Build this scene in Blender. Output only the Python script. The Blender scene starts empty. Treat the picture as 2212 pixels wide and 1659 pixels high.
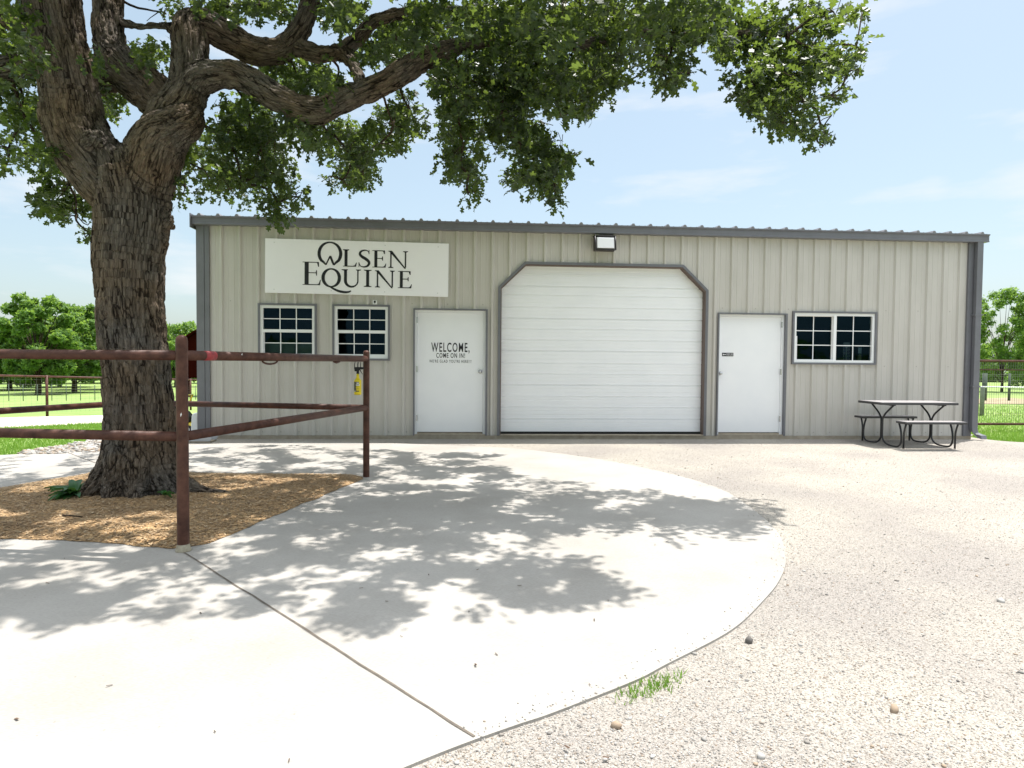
import bpy, bmesh, math, random
import numpy as np
from mathutils import Vector, Matrix, noise
random.seed(7); rng=np.random.default_rng(7)
S=bpy.context.scene; COL=S.collection

# ---------------- camera, sky, sun, exposure ----------------
F_PX=2500.0; CAM=Vector((4.169319,-11.081634,1.273672)); YAW,PIT,ROL=0.0685900,-0.0334251,0.0086767
_f=Vector((math.sin(YAW)*math.cos(PIT),math.cos(YAW)*math.cos(PIT),math.sin(PIT)))
_r=Vector((math.cos(YAW),-math.sin(YAW),0)); _u=_r.cross(_f)
_r2=_r*math.cos(ROL)+_u*math.sin(ROL); _u2=_u*math.cos(ROL)-_r*math.sin(ROL)
cd=bpy.data.cameras.new('camera'); cam=bpy.data.objects.new('camera',cd); COL.objects.link(cam)
cd.sensor_width=36; cd.lens=F_PX/4032*36; cd.clip_start=0.05; cd.clip_end=3000
cam.matrix_world=Matrix(((_r2.x,_u2.x,-_f.x,CAM.x),(_r2.y,_u2.y,-_f.y,CAM.y),(_r2.z,_u2.z,-_f.z,CAM.z),(0,0,0,1)))
S.camera=cam
FP=F_PX/1.8228
def ray(px,py): return _f+_r2*((px-1106.0)/FP)-_u2*((py-829.5)/FP)
def at(px,py,Y):
    d=ray(px,py); return CAM+d*((Y-CAM.y)/d.y)
def proj(p):
    v=p-CAM; z=v.dot(_f)
    if z<=.05: return None
    return 1106+FP*v.dot(_r2)/z, 829.5-FP*v.dot(_u2)/z

SUN=Vector((.349,.212,1.45)).normalized()
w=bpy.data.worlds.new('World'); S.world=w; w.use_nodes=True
nt=w.node_tree; nt.nodes.clear()
def N(nt,t,**k):
    n=nt.nodes.new(t)
    for a,b in k.items(): setattr(n,a,b)
    return n
out=N(nt,'ShaderNodeOutputWorld'); bg=N(nt,'ShaderNodeBackground'); bg.inputs[1].default_value=0.105
sky=N(nt,'ShaderNodeTexSky',sky_type='NISHITA',sun_disc=False)
sky.sun_elevation=math.asin(SUN.z); sky.sun_rotation=math.atan2(SUN.x,SUN.y)
sky.air_density=1.0; sky.dust_density=2.5; sky.ozone_density=1.0
tc=N(nt,'ShaderNodeTexCoord'); mp=N(nt,'ShaderNodeMapping'); mp.inputs['Scale'].default_value=(1.0,1.0,4.2); mp.inputs['Location'].default_value=(.35,.1,.0)
cn=N(nt,'ShaderNodeTexNoise'); cn.inputs['Scale'].default_value=3.1; cn.inputs['Detail'].default_value=7; cn.inputs['Roughness'].default_value=.55
cr=N(nt,'ShaderNodeMapRange'); cr.inputs[1].default_value=.52; cr.inputs[2].default_value=.74; cr.inputs[3].default_value=0; cr.inputs[4].default_value=.8
mx=N(nt,'ShaderNodeMix',data_type='RGBA'); mx.inputs[7].default_value=(4.0,4.05,4.1,1)
L=nt.links.new
L(tc.outputs['Generated'],mp.inputs[0]); L(mp.outputs[0],cn.inputs['Vector']); L(cn.outputs[0],cr.inputs[0]); L(cr.outputs[0],mx.inputs[0])
hz=N(nt,'ShaderNodeMix',data_type='RGBA'); hz.inputs[0].default_value=.5; hz.inputs[7].default_value=(2.45,3.0,2.95,1); L(sky.outputs[0],hz.inputs[6]); L(hz.outputs[2],mx.inputs[6])
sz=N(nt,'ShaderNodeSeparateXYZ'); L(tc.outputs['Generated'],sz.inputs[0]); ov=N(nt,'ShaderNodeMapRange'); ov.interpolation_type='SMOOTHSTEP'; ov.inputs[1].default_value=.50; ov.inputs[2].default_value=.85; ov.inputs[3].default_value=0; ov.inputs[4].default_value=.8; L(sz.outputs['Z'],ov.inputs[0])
hc=N(nt,'ShaderNodeMix',data_type='RGBA'); hc.inputs[7].default_value=(9.4,9.8,10.4,1); L(ov.outputs[0],hc.inputs[0]); L(mx.outputs[2],hc.inputs[6]); L(hc.outputs[2],bg.inputs[0]); L(bg.outputs[0],out.inputs[0])  # added bright layer high overhead, out of view, to raise the fill light
sd=bpy.data.lights.new('sun','SUN'); so=bpy.data.objects.new('sun',sd); COL.objects.link(so)
sd.energy=3.1; sd.angle=math.radians(.55); sd.color=(1,.968,.925)
so.rotation_euler=SUN.to_track_quat('Z','Y').to_euler(); so.location=(0,0,20)
S.view_settings.view_transform='Standard'; S.view_settings.look='None'; S.view_settings.exposure=1.25; S.view_settings.gamma=1
S.view_settings.use_curve_mapping=False
try:
    S.cycles.max_bounces=8; S.cycles.diffuse_bounces=4; S.cycles.transparent_max_bounces=8
    S.cycles.caustics_reflective=False; S.cycles.caustics_refractive=False
    S.cycles.use_denoising=True; S.cycles.sample_clamp_indirect=6
except Exception: pass

# ---------------- helpers ----------------
def mat(name,base=(.5,.5,.5),rough=.6,metal=0,spec=.5,noise_c=None,nscale=5,ndet=6,namt=.5,bump=0,bscale=30,stretch=(1,1,1),trans=None,coord='Object',extra=None):
    """base colour varied by noise towards noise_c; bump by a finer noise"""
    m=bpy.data.materials.new(name); m.use_nodes=True; t=m.node_tree; b=t.nodes['Principled BSDF']
    b.inputs['Base Color'].default_value=(*base,1); b.inputs['Roughness'].default_value=rough
    b.inputs['Metallic'].default_value=metal; b.inputs['Specular IOR Level'].default_value=spec
    co=N(t,'ShaderNodeTexCoord'); mp=N(t,'ShaderNodeMapping'); mp.inputs['Scale'].default_value=stretch
    t.links.new(co.outputs[coord],mp.inputs[0])
    if noise_c is not None:
        n=N(t,'ShaderNodeTexNoise'); n.inputs['Scale'].default_value=nscale; n.inputs['Detail'].default_value=ndet
        n.inputs['Roughness'].default_value=.65
        r=N(t,'ShaderNodeMapRange'); r.inputs[1].default_value=.5-.22*(1.01-namt)-.02; r.inputs[2].default_value=.5+.22
        x=N(t,'ShaderNodeMix',data_type='RGBA'); x.inputs[6].default_value=(*base,1); x.inputs[7].default_value=(*noise_c,1)
        t.links.new(mp.outputs[0],n.inputs['Vector']); t.links.new(n.outputs[0],r.inputs[0]); t.links.new(r.outputs[0],x.inputs[0])
        t.links.new(x.outputs[2],b.inputs['Base Color'])
    if bump:
        n2=N(t,'ShaderNodeTexNoise'); n2.inputs['Scale'].default_value=bscale; n2.inputs['Detail'].default_value=5
        bp=N(t,'ShaderNodeBump'); bp.inputs['Strength'].default_value=1; bp.inputs['Distance'].default_value=bump
        t.links.new(mp.outputs[0],n2.inputs['Vector']); t.links.new(n2.outputs[0],bp.inputs['Height']); t.links.new(bp.outputs[0],b.inputs['Normal'])
    return m
def leafmat(name,c1,c2,tr,amt=.4,scale=3.0,rough=.45):
    m=bpy.data.materials.new(name); m.use_nodes=True; t=m.node_tree; b=t.nodes['Principled BSDF']; o=t.nodes['Material Output']
    b.inputs['Roughness'].default_value=rough; b.inputs['Specular IOR Level'].default_value=.35
    co=N(t,'ShaderNodeTexCoord'); n=N(t,'ShaderNodeTexNoise'); n.inputs['Scale'].default_value=scale; n.inputs['Detail'].default_value=4
    at_=N(t,'ShaderNodeAttribute',attribute_name='vary')
    ad=N(t,'ShaderNodeMath',operation='ADD'); ad.use_clamp=True
    sb=N(t,'ShaderNodeMath',operation='MULTIPLY_ADD'); sb.inputs[1].default_value=1.6; sb.inputs[2].default_value=-.8
    x=N(t,'ShaderNodeMix',data_type='RGBA'); x.inputs[6].default_value=(*c1,1); x.inputs[7].default_value=(*c2,1)
    T=N(t,'ShaderNodeBsdfTranslucent'); ms=N(t,'ShaderNodeMixShader'); ms.inputs[0].default_value=amt
    y=N(t,'ShaderNodeMix',data_type='RGBA',blend_type='MULTIPLY'); y.inputs[0].default_value=0
    l=t.links.new; l(co.outputs['Object'],n.inputs['Vector']); l(n.outputs[0],sb.inputs[0]); l(sb.outputs[0],ad.inputs[0]); l(at_.outputs['Fac'],ad.inputs[1])
    l(ad.outputs[0],x.inputs[0]); l(x.outputs[2],b.inputs['Base Color'])
    gm=N(t,'ShaderNodeMix',data_type='RGBA'); gm.inputs[0].default_value=.75; gm.inputs[7].default_value=(*tr,1)
    l(x.outputs[2],gm.inputs[6]); l(gm.outputs[2],T.inputs[0])
    l(b.outputs[0],ms.inputs[1]); l(T.outputs[0],ms.inputs[2]); l(ms.outputs[0],o.inputs[0])
    return m

class MB:
    """collects shapes into one mesh"""
    def __init__(s): s.v=[]; s.f=[]; s.sm=[]
    def add(s,v,f,smooth=False):
        o=len(s.v); s.v+= [tuple(p) for p in v]; s.f+=[tuple(i+o for i in q) for q in f]; s.sm+=[smooth]*len(f); return s
    def box(s,x0,x1,y0,y1,z0,z1):
        v=[(x,y,z) for z in (z0,z1) for y in (y0,y1) for x in (x0,x1)]
        return s.add(v,[(0,2,3,1),(4,5,7,6),(0,1,5,4),(2,6,7,3),(0,4,6,2),(1,3,7,5)])
    def prism(s,pts,a,b,axis='y'):
        """polygon pts (2D) extruded between a and b along axis"""
        n=len(pts)
        def P(p,q): return {'y':(p[0],q,p[1]),'z':(p[0],p[1],q),'x':(q,p[0],p[1])}[axis]
        v=[P(p,a) for p in pts]+[P(p,b) for p in pts]
        f=[tuple(range(n-1,-1,-1)),tuple(range(n,2*n))]+[(i,(i+1)%n,n+(i+1)%n,n+i) for i in range(n)]
        return s.add(v,f)
    def tube(s,pts,rad,n=12,cap=True,smooth=True):
        pts=[Vector(p) for p in pts]; 
        if not hasattr(rad,'__len__'): rad=[rad]*len(pts)
        v=[];f=[]; t0=(pts[1]-pts[0]).normalized(); a=t0.orthogonal().normalized()
        for i,p in enumerate(pts):
            t=(pts[min(i+1,len(pts)-1)]-pts[max(i-1,0)])
            if t.length<1e-9: t=t0
            t.normalize(); a=(a-t*a.dot(t)); 
            if a.length<1e-6: a=t.orthogonal()
            a.normalize(); b=t.cross(a)
            for k in range(n):
                c=2*math.pi*k/n; v.append(p+(a*math.cos(c)+b*math.sin(c))*rad[i])
        for i in range(len(pts)-1):
            for k in range(n):
                f.append((i*n+k,i*n+(k+1)%n,(i+1)*n+(k+1)%n,(i+1)*n+k))
        s.add(v,f,smooth)
        if cap:
            o=len(s.v)-len(v)
            s.f+=[tuple(o+k for k in range(n-1,-1,-1)),tuple(o+(len(pts)-1)*n+k for k in range(n))]; s.sm+=[False,False]
        return s
    def lathe(s,prof,c=(0,0,0),n=24,axis='z'):
        v=[];f=[]
        for r,h in prof:
            for k in range(n):
                a=2*math.pi*k/n; x,y=r*math.cos(a),r*math.sin(a)
                v.append({'z':(c[0]+x,c[1]+y,c[2]+h),'y':(c[0]+x,c[1]+h,c[2]+y),'x':(c[0]+h,c[1]+x,c[2]+y)}[axis])
        for i in range(len(prof)-1):
            for k in range(n): f.append((i*n+k,i*n+(k+1)%n,(i+1)*n+(k+1)%n,(i+1)*n+k))
        return s.add(v,f,True)
    def build(s,name,m,parent=None,bevel=0):
        me=bpy.data.meshes.new(name); me.from_pydata(s.v,[],s.f); me.polygons.foreach_set('use_smooth',s.sm)
        bm=bmesh.new(); bm.from_mesh(me); bmesh.ops.recalc_face_normals(bm,faces=bm.faces); bm.to_mesh(me); bm.free()
        if m: me.materials.append(m)
        o=bpy.data.objects.new(name,me); COL.objects.link(o)
        if parent: o.parent=parent
        if bevel:
            q=o.modifiers.new('bevel','BEVEL'); q.width=bevel; q.segments=2; q.limit_method='ANGLE'
        return o
def npmesh(name,V,Fl,Fn,m,parent=None,attr=None,smooth=False):
    """fast mesh from numpy: V (n,3), flat loop indices, loop counts per face"""
    me=bpy.data.meshes.new(name); me.vertices.add(len(V)); me.vertices.foreach_set('co',np.asarray(V,np.float32).ravel())
    me.loops.add(len(Fl)); me.loops.foreach_set('vertex_index',np.asarray(Fl,np.int32))
    st=np.concatenate([[0],np.cumsum(Fn)[:-1]]).astype(np.int32)
    me.polygons.add(len(Fn)); me.polygons.foreach_set('loop_start',st); me.polygons.foreach_set('loop_total',np.asarray(Fn,np.int32))
    if smooth: me.polygons.foreach_set('use_smooth',np.ones(len(Fn),bool))
    me.update(calc_edges=True); me.validate()
    if attr is not None:
        a=me.attributes.new('vary','FLOAT','POINT'); a.data.foreach_set('value',np.asarray(attr,np.float32))
    me.materials.append(m); o=bpy.data.objects.new(name,me); COL.objects.link(o)
    if parent: o.parent=parent
    return o
def tag(o,label=None,cat=None,group=None,kind=None):
    for k,v in (('label',label),('category',cat),('group',group),('kind',kind)):
        if v: o[k]=v
    return o
def thing(name,label,cat,group=None,loc=(0,0,0)):
    o=bpy.data.objects.new(name,None); COL.objects.link(o); o.location=loc; o.empty_display_size=.2
    return tag(o,label,cat,group)
def shift(mb,loc):
    mb.v=[(a-loc[0],b-loc[1],c-loc[2]) for a,b,c in mb.v]; return mb
def sm(a,b,x):
    t=min(1,max(0,(x-a)/(b-a))); return t*t*(3-2*t)

# ---------------- materials ----------------
M={}
M['paint_tan']=mat('wall_paint',(.575,.545,.505),.42,spec=.35,noise_c=(.51,.485,.44),nscale=2.2,stretch=(1,1,.35))
M['trim']=mat('trim_paint',(.145,.145,.16),.4,noise_c=(.175,.175,.195),nscale=4)
M['white']=mat('door_white',(.91,.91,.93),.4,noise_c=(.87,.875,.90),nscale=2)
M['vinyl']=mat('window_vinyl',(.87,.87,.87),.35)
M['sign']=mat('sign_white',(.95,.93,.96),.35,noise_c=(.92,.90,.94),nscale=1.5)
M['black']=mat('black_ink',(.012,.012,.018),.45)
M['chrome']=mat('satin_steel',(.6,.6,.6),.25,metal=1)
M['fixture']=mat('fixture_bronze',(.03,.026,.028),.45)
M['lens']=mat('lamp_lens',(.8,.8,.82),.2)
M['pipe']=mat('rusty_pipe',(.040,.014,.009),.5,spec=.28,noise_c=(.13,.055,.036),nscale=9,namt=.2,bump=.0012,bscale=60)
M['red']=mat('red_paint',(.35,.03,.035),.5,noise_c=(.25,.04,.04),nscale=30)
M['bench_frame']=mat('black_tube',(.018,.019,.022),.38)
M['bench_top']=mat('grey_composite',(.30,.28,.275),.5,noise_c=(.36,.335,.33),nscale=6,stretch=(1,12,1))
M['bench_edge']=mat('dark_edge',(.05,.048,.05),.55)
M['conc']=None
M['yellow']=mat('yellow_plastic',(.80,.60,.01),.3)
M['rubber']=mat('black_rubber',(.01,.01,.01),.7)
M['interior']=mat('interior_board',(.14,.15,.16),.8)
M['slab']=mat('slab_concrete',(.42,.36,.28),.9,noise_c=(.30,.25,.19),nscale=9,bump=.004,bscale=40)
M['field']=mat('field_grass',(.15,.26,.045),.9,noise_c=(.30,.36,.12),nscale=.35,ndet=9,namt=.4,bump=.03,bscale=14)
M['lawn']=leafmat('grass_blade',(.13,.27,.03),(.27,.42,.08),(.36,.55,.08),.35,1.2)
M['maroon']=mat('maroon_metal',(.026,.003,.002),1,spec=.03,noise_c=(.020,.002,.002),nscale=2)
M['oak_leaf']=leafmat('oak_leaf',(.012,.026,.013),(.060,.100,.032),(.34,.48,.06),.30,2.2,.4)
M['pecan_leaf']=leafmat('pecan_leaf',(.10,.19,.045),(.24,.35,.085),(.36,.55,.07),.48,.25,.5)
M['hosta']=leafmat('hosta_leaf',(.03,.12,.03),(.06,.17,.05),(.2,.4,.06),.25,6,.4)

def concrete():
    m=bpy.data.materials.new('broom_concrete'); m.use_nodes=True; t=m.node_tree; b=t.nodes['Principled BSDF']; l=t.links.new
    co=N(t,'ShaderNodeTexCoord')
    a=N(t,'ShaderNodeTexNoise'); a.inputs['Scale'].default_value=.9; a.inputs['Detail'].default_value=9; a.inputs['Roughness'].default_value=.62
    c=N(t,'ShaderNodeTexNoise'); c.inputs['Scale'].default_value=55; c.inputs['Detail'].default_value=4
    d=N(t,'ShaderNodeTexNoise'); d.inputs['Scale'].default_value=240; d.inputs['Detail'].default_value=2
    mp=N(t,'ShaderNodeMapping'); mp.inputs['Scale'].default_value=(1,8,1); mp.inputs['Rotation'].default_value=(0,0,.3)
    l(co.outputs['Object'],a.inputs['Vector']); l(co.outputs['Object'],mp.inputs[0]); l(mp.outputs[0],c.inputs['Vector']); l(co.outputs['Object'],d.inputs['Vector'])
    r=N(t,'ShaderNodeValToRGB'); e=r.color_ramp.elements; e[0].position=.33; e[0].color=(.345,.322,.288,1); e[1].position=.66; e[1].color=(.430,.406,.370,1)
    l(a.outputs[0],r.inputs[0])
    x=N(t,'ShaderNodeMix',data_type='RGBA',blend_type='MULTIPLY'); x.inputs[0].default_value=.35
    r2=N(t,'ShaderNodeValToRGB'); e=r2.color_ramp.elements; e[0].position=.36; e[0].color=(.55,.54,.52,1); e[1].position=.6; e[1].color=(1.05,1.05,1.05,1)
    l(c.outputs[0],r2.inputs[0]); l(r.outputs[0],x.inputs[6]); l(r2.outputs[0],x.inputs[7]); 
    v=N(t,'ShaderNodeTexVoronoi'); v.inputs['Scale'].default_value=11; l(co.outputs['Object'],v.inputs['Vector'])
    r3=N(t,'ShaderNodeMapRange'); r3.inputs[1].default_value=.03; r3.inputs[2].default_value=.06; r3.inputs[3].default_value=.72; r3.inputs[4].default_value=1
    l(v.outputs['Distance'],r3.inputs[0])
    y=N(t,'ShaderNodeMix',data_type='RGBA',blend_type='MULTIPLY'); y.inputs[0].default_value=1
    l(x.outputs[2],y.inputs[6]); l(r3.outputs[0],y.inputs[7]); l(y.outputs[2],b.inputs['Base Color'])
    b.inputs['Roughness'].default_value=.85; b.inputs['Specular IOR Level'].default_value=.25
    bp=N(t,'ShaderNodeBump'); bp.inputs['Distance'].default_value=.0015; l(c.outputs[0],bp.inputs['Height']); l(bp.outputs[0],b.inputs['Normal'])
    return m
M['conc']=concrete()
def gravelmat(name,cols,scale,bumpd,big=.6):
    m=bpy.data.materials.new(name); m.use_nodes=True; t=m.node_tree; b=t.nodes['Principled BSDF']; l=t.links.new
    co=N(t,'ShaderNodeTexCoord'); v=N(t,'ShaderNodeTexVoronoi'); v.inputs['Scale'].default_value=scale
    v2=N(t,'ShaderNodeTexVoronoi'); v2.inputs['Scale'].default_value=scale*.45
    l(co.outputs['Object'],v.inputs['Vector']); l(co.outputs['Object'],v2.inputs['Vector'])
    sp=N(t,'ShaderNodeSeparateColor'); l(v.outputs['Color'],sp.inputs[0])
    r=N(t,'ShaderNodeValToRGB'); e=r.color_ramp.elements; e[0].position=0; e[0].color=(*cols[0],1); e[1].position=1; e[1].color=(*cols[-1],1)
    for i,c in enumerate(cols[1:-1]): q=r.color_ramp.elements.new((i+1)/(len(cols)-1)); q.color=(*c,1)
    l(sp.outputs[0],r.inputs[0])
    n=N(t,'ShaderNodeTexNoise'); n.inputs['Scale'].default_value=big; n.inputs['Detail'].default_value=8; l(co.outputs['Object'],n.inputs['Vector'])
    r2=N(t,'ShaderNodeValToRGB'); e=r2.color_ramp.elements; e[0].position=.36; e[0].color=(.89,.865,.85,1); e[1].position=.64; e[1].color=(1.14,1.11,1.04,1)
    l(n.outputs[0],r2.inputs[0])
    x=N(t,'ShaderNodeMix',data_type='RGBA',blend_type='MULTIPLY'); x.inputs[0].default_value=1; l(r.outputs[0],x.inputs[6]); l(r2.outputs[0],x.inputs[7])
    l(x.outputs[2],b.inputs['Base Color']); b.inputs['Roughness'].default_value=.95; b.inputs['Specular IOR Level'].default_value=.15
    ad=N(t,'ShaderNodeMath',operation='ADD'); l(v.outputs['Distance'],ad.inputs[0]); l(v2.outputs['Distance'],ad.inputs[1])
    bp=N(t,'ShaderNodeBump',invert=True); bp.inputs['Distance'].default_value=bumpd; l(ad.outputs[0],bp.inputs['Height']); l(bp.outputs[0],b.inputs['Normal'])
    return m
M['gravel']=gravelmat('crushed_gravel',[(.18,.166,.15),(.34,.318,.288),(.40,.376,.345),(.465,.438,.403),(.315,.295,.268)],185,.005)
M['rock']=gravelmat('pale_rock',[(.25,.22,.19),(.62,.58,.52),(.72,.68,.62),(.40,.37,.33)],16,.03)
M['mulch']=gravelmat('wood_mulch',[(.14,.085,.042),(.38,.25,.13),(.52,.36,.20),(.27,.17,.085)],75,.008,1.1)
M['pebble']=mat('pebble',(.50,.47,.42),.9,noise_c=(.26,.235,.21),nscale=3.3,namt=.5,ndet=2)

def barkmat(name,dark,light,att=True,scale=1.0):
    m=bpy.data.materials.new(name); m.use_nodes=True; t=m.node_tree; b=t.nodes['Principled BSDF']; l=t.links.new
    if att: co=N(t,'ShaderNodeAttribute',attribute_name='barkco').outputs['Vector']
    else: co=N(t,'ShaderNodeTexCoord').outputs['Object']
    l0=t.links.new
    dn=N(t,'ShaderNodeTexNoise'); dn.inputs['Scale'].default_value=14*scale; dn.inputs['Detail'].default_value=4; l0(co,dn.inputs['Vector'])
    dm=N(t,'ShaderNodeVectorMath',operation='MULTIPLY_ADD'); dm.inputs[1].default_value=(.085,.085,.085); l0(dn.outputs['Color'],dm.inputs[0]); l0(co,dm.inputs[2])
    n=N(t,'ShaderNodeTexNoise'); n.inputs['Scale'].default_value=34*scale; n.inputs['Detail'].default_value=8; n.inputs['Roughness'].default_value=.72; l(co,n.inputs['Vector'])
    v=N(t,'ShaderNodeTexVoronoi',feature='DISTANCE_TO_EDGE'); v.inputs['Scale'].default_value=30*scale; l(dm.outputs[0],v.inputs['Vector'])
    v2=N(t,'ShaderNodeTexVoronoi',feature='DISTANCE_TO_EDGE'); v2.inputs['Scale'].default_value=58*scale; l(dm.outputs[0],v2.inputs['Vector'])
    r=N(t,'ShaderNodeValToRGB'); e=r.color_ramp.elements; e[0].position=.30; e[0].color=(*dark,1); e[1].position=.72; e[1].color=(*light,1)
    q=r.color_ramp.elements.new(.5); q.color=tuple(a_*.45+c_*.55 for a_,c_ in zip(dark,light))+(1,)
    l(n.outputs[0],r.inputs[0])
    ck=N(t,'ShaderNodeValToRGB'); e=ck.color_ramp.elements; e[0].position=.0; e[0].color=(.13,.115,.105,1); e[1].position=.17; e[1].color=(1,1,1,1)  # fissures painted darker: grime plus shade the relief alone doesn't show
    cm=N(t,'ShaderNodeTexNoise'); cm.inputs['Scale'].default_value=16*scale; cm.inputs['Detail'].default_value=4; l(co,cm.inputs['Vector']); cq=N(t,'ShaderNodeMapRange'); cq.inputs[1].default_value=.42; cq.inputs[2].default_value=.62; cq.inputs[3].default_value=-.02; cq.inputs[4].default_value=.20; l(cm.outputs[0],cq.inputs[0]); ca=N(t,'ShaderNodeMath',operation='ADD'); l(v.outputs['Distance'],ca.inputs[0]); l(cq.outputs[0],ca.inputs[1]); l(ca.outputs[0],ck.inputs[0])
    pn=N(t,'ShaderNodeTexNoise'); pn.inputs['Scale'].default_value=2.2; pn.inputs['Detail'].default_value=3; l(N(t,'ShaderNodeTexCoord').outputs['Object'],pn.inputs['Vector'])
    r2=N(t,'ShaderNodeValToRGB'); e=r2.color_ramp.elements; e[0].position=.38; e[0].color=(1.12,.97,.82,1); e[1].position=.62; e[1].color=(.94,.94,.94,1); l(pn.outputs[0],r2.inputs[0])
    x=N(t,'ShaderNodeMix',data_type='RGBA',blend_type='MULTIPLY'); x.inputs[0].default_value=1; l(r.outputs[0],x.inputs[6]); l(r2.outputs[0],x.inputs[7])
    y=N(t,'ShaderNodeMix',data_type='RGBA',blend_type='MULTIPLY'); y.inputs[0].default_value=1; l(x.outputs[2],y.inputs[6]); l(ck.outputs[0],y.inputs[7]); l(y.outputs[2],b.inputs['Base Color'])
    b.inputs['Roughness'].default_value=.95; b.inputs['Specular IOR Level'].default_value=.15
    mn=N(t,'ShaderNodeMath',operation='MINIMUM'); l(v.outputs['Distance'],mn.inputs[0]); mn.inputs[1].default_value=.25
    m2=N(t,'ShaderNodeMath',operation='MINIMUM'); l(v2.outputs['Distance'],m2.inputs[0]); m2.inputs[1].default_value=.2
    a1=N(t,'ShaderNodeMath',operation='MULTIPLY_ADD'); l(m2.outputs[0],a1.inputs[0]); a1.inputs[1].default_value=.6; l(mn.outputs[0],a1.inputs[2])
    a2=N(t,'ShaderNodeMath',operation='MULTIPLY_ADD'); l(n.outputs[0],a2.inputs[0]); a2.inputs[1].default_value=.35; l(a1.outputs[0],a2.inputs[2])
    bp=N(t,'ShaderNodeBump'); bp.inputs['Distance'].default_value=.05; l(a2.outputs[0],bp.inputs['Height']); l(bp.outputs[0],b.inputs['Normal'])
    return m
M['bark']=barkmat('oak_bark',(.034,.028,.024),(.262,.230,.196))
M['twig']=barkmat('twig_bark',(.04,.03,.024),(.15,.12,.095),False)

def glassmat():
    m=bpy.data.materials.new('window_glass'); m.use_nodes=True; t=m.node_tree; l=t.links.new
    t.nodes.remove(t.nodes['Principled BSDF']); o=t.nodes['Material Output']
    a=N(t,'ShaderNodeBsdfTransparent'); a.inputs[0].default_value=(.50,.58,.60,1); g=N(t,'ShaderNodeBsdfGlossy'); g.inputs['Roughness'].default_value=.01
    g.inputs[0].default_value=(.35,.7,1,1)
    f=N(t,'ShaderNodeFresnel'); f.inputs[0].default_value=1.24; x=N(t,'ShaderNodeMixShader'); l(f.outputs[0],x.inputs[0]); l(a.outputs[0],x.inputs[1]); l(g.outputs[0],x.inputs[2]); l(x.outputs[0],o.inputs[0])
    return m
M['glass']=glassmat()

# ---------------- terrain ----------------
G=-.05
def terr(x,y):
    """field falls away gently behind the yard, more so on the left"""
    k=.22+.78*(1-sm(2,16,x))
    s=.0415*max(0,y-1)
    if y>48: s=.0415*47+.012*(y-48)
    if s>3: s=3
    return -.075-s*k
xs=sorted(set([-900,-500,-300,-200,-140,-100,-80]+list(range(-60,80,4))+[100,140,200,300,500,900]+list(np.arange(-8,20,1.0))))
ys=sorted(set([-60,-30,-20,-14]+list(np.arange(-12,14,1.0))+list(range(14,80,4))+[90,110,140,200,300,500,900]))
mb=MB(); nx=len(xs)
mb.add([(x,y,terr(x,y)-(.0 if y<120 else 0)) for y in ys for x in xs],[(j*nx+i,j*nx+i+1,(j+1)*nx+i+1,(j+1)*nx+i) for j in range(len(ys)-1) for i in range(nx-1)],True)
tag(mb.build('ground',M['field']),kind='structure')

def sheet(name,poly,z,m,thick=0,res=None,zfun=None):
    """flat or draped polygon sheet"""
    bm=bmesh.new(); vs=[bm.verts.new((x,y,0)) for x,y in poly]; bm.faces.new(vs)
    if res:
        x0,x1=min(p[0] for p in poly),max(p[0] for p in poly); y0,y1=min(p[1] for p in poly),max(p[1] for p in poly)
        for n,a,b in (((1,0,0),x0,x1),((0,1,0),y0,y1)):
            c=a+res
            while c<b:
                bmesh.ops.bisect_plane(bm,geom=bm.verts[:]+bm.edges[:]+bm.faces[:],plane_co=(c,c,0),plane_no=n); c+=res
    if thick:
        r=bmesh.ops.extrude_face_region(bm,geom=bm.faces[:]); 
        for v in [g for g in r['geom'] if isinstance(g,bmesh.types.BMVert)]: v.co.z-=thick
    for v in bm.verts: v.co.z+= (zfun(v.co.x,v.co.y) if zfun else z)
    bmesh.ops.recalc_face_normals(bm,faces=bm.faces)
    me=bpy.data.meshes.new(name); bm.to_mesh(me); bm.free(); me.materials.append(m)
    if me.polygons and not thick and me.polygons[0].normal.z<0: me.flip_normals()
    o=bpy.data.objects.new(name,me); COL.objects.link(o); return o
def spline(pts,n=8,closed=True):
    o=[];L_=len(pts)
    for i in range(L_ if closed else L_-1):
        p0,p1,p2,p3=[pts[(i+k)%L_] if closed else pts[min(max(i+k,0),L_-1)] for k in (-1,0,1,2)]
        for j in range(n):
            t=j/n
            o.append(tuple(.5*((2*p1[c])+(-p0[c]+p2[c])*t+(2*p0[c]-5*p1[c]+4*p2[c]-p3[c])*t*t+(-p0[c]+3*p1[c]-3*p2[c]+p3[c])*t**3) for c in range(len(p1))))
    if not closed: o.append(tuple(pts[-1]))
    return o
def gp(px,py,z=G):
    d=ray(px,py); p=CAM+d*((z-CAM.z)/d.z); return (p.x,p.y)
def rough(poly,amp=.02,fr=3.0):
    out=[]
    for x,y in poly:
        out.append((x+noise.noise(Vector((x*fr,y*fr,1)))*amp,y+noise.noise(Vector((x*fr,y*fr,7)))*amp))
    return out
# gravel yard
yard=spline([(-.9,-.6),(-.5,.4),(3,1.0),(13.2,1.0),(13.62,.2),(14.0,-.45),(15.5,-.75),(18,-.9),(30,-1.2),(30,-16),(-6,-16),(-6,-9),(-3,-4)],10)
yo=sheet('gravel_yard',rough(yard,.12,1.7),-.062,M['gravel']); tag(yo,kind='structure')
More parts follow.
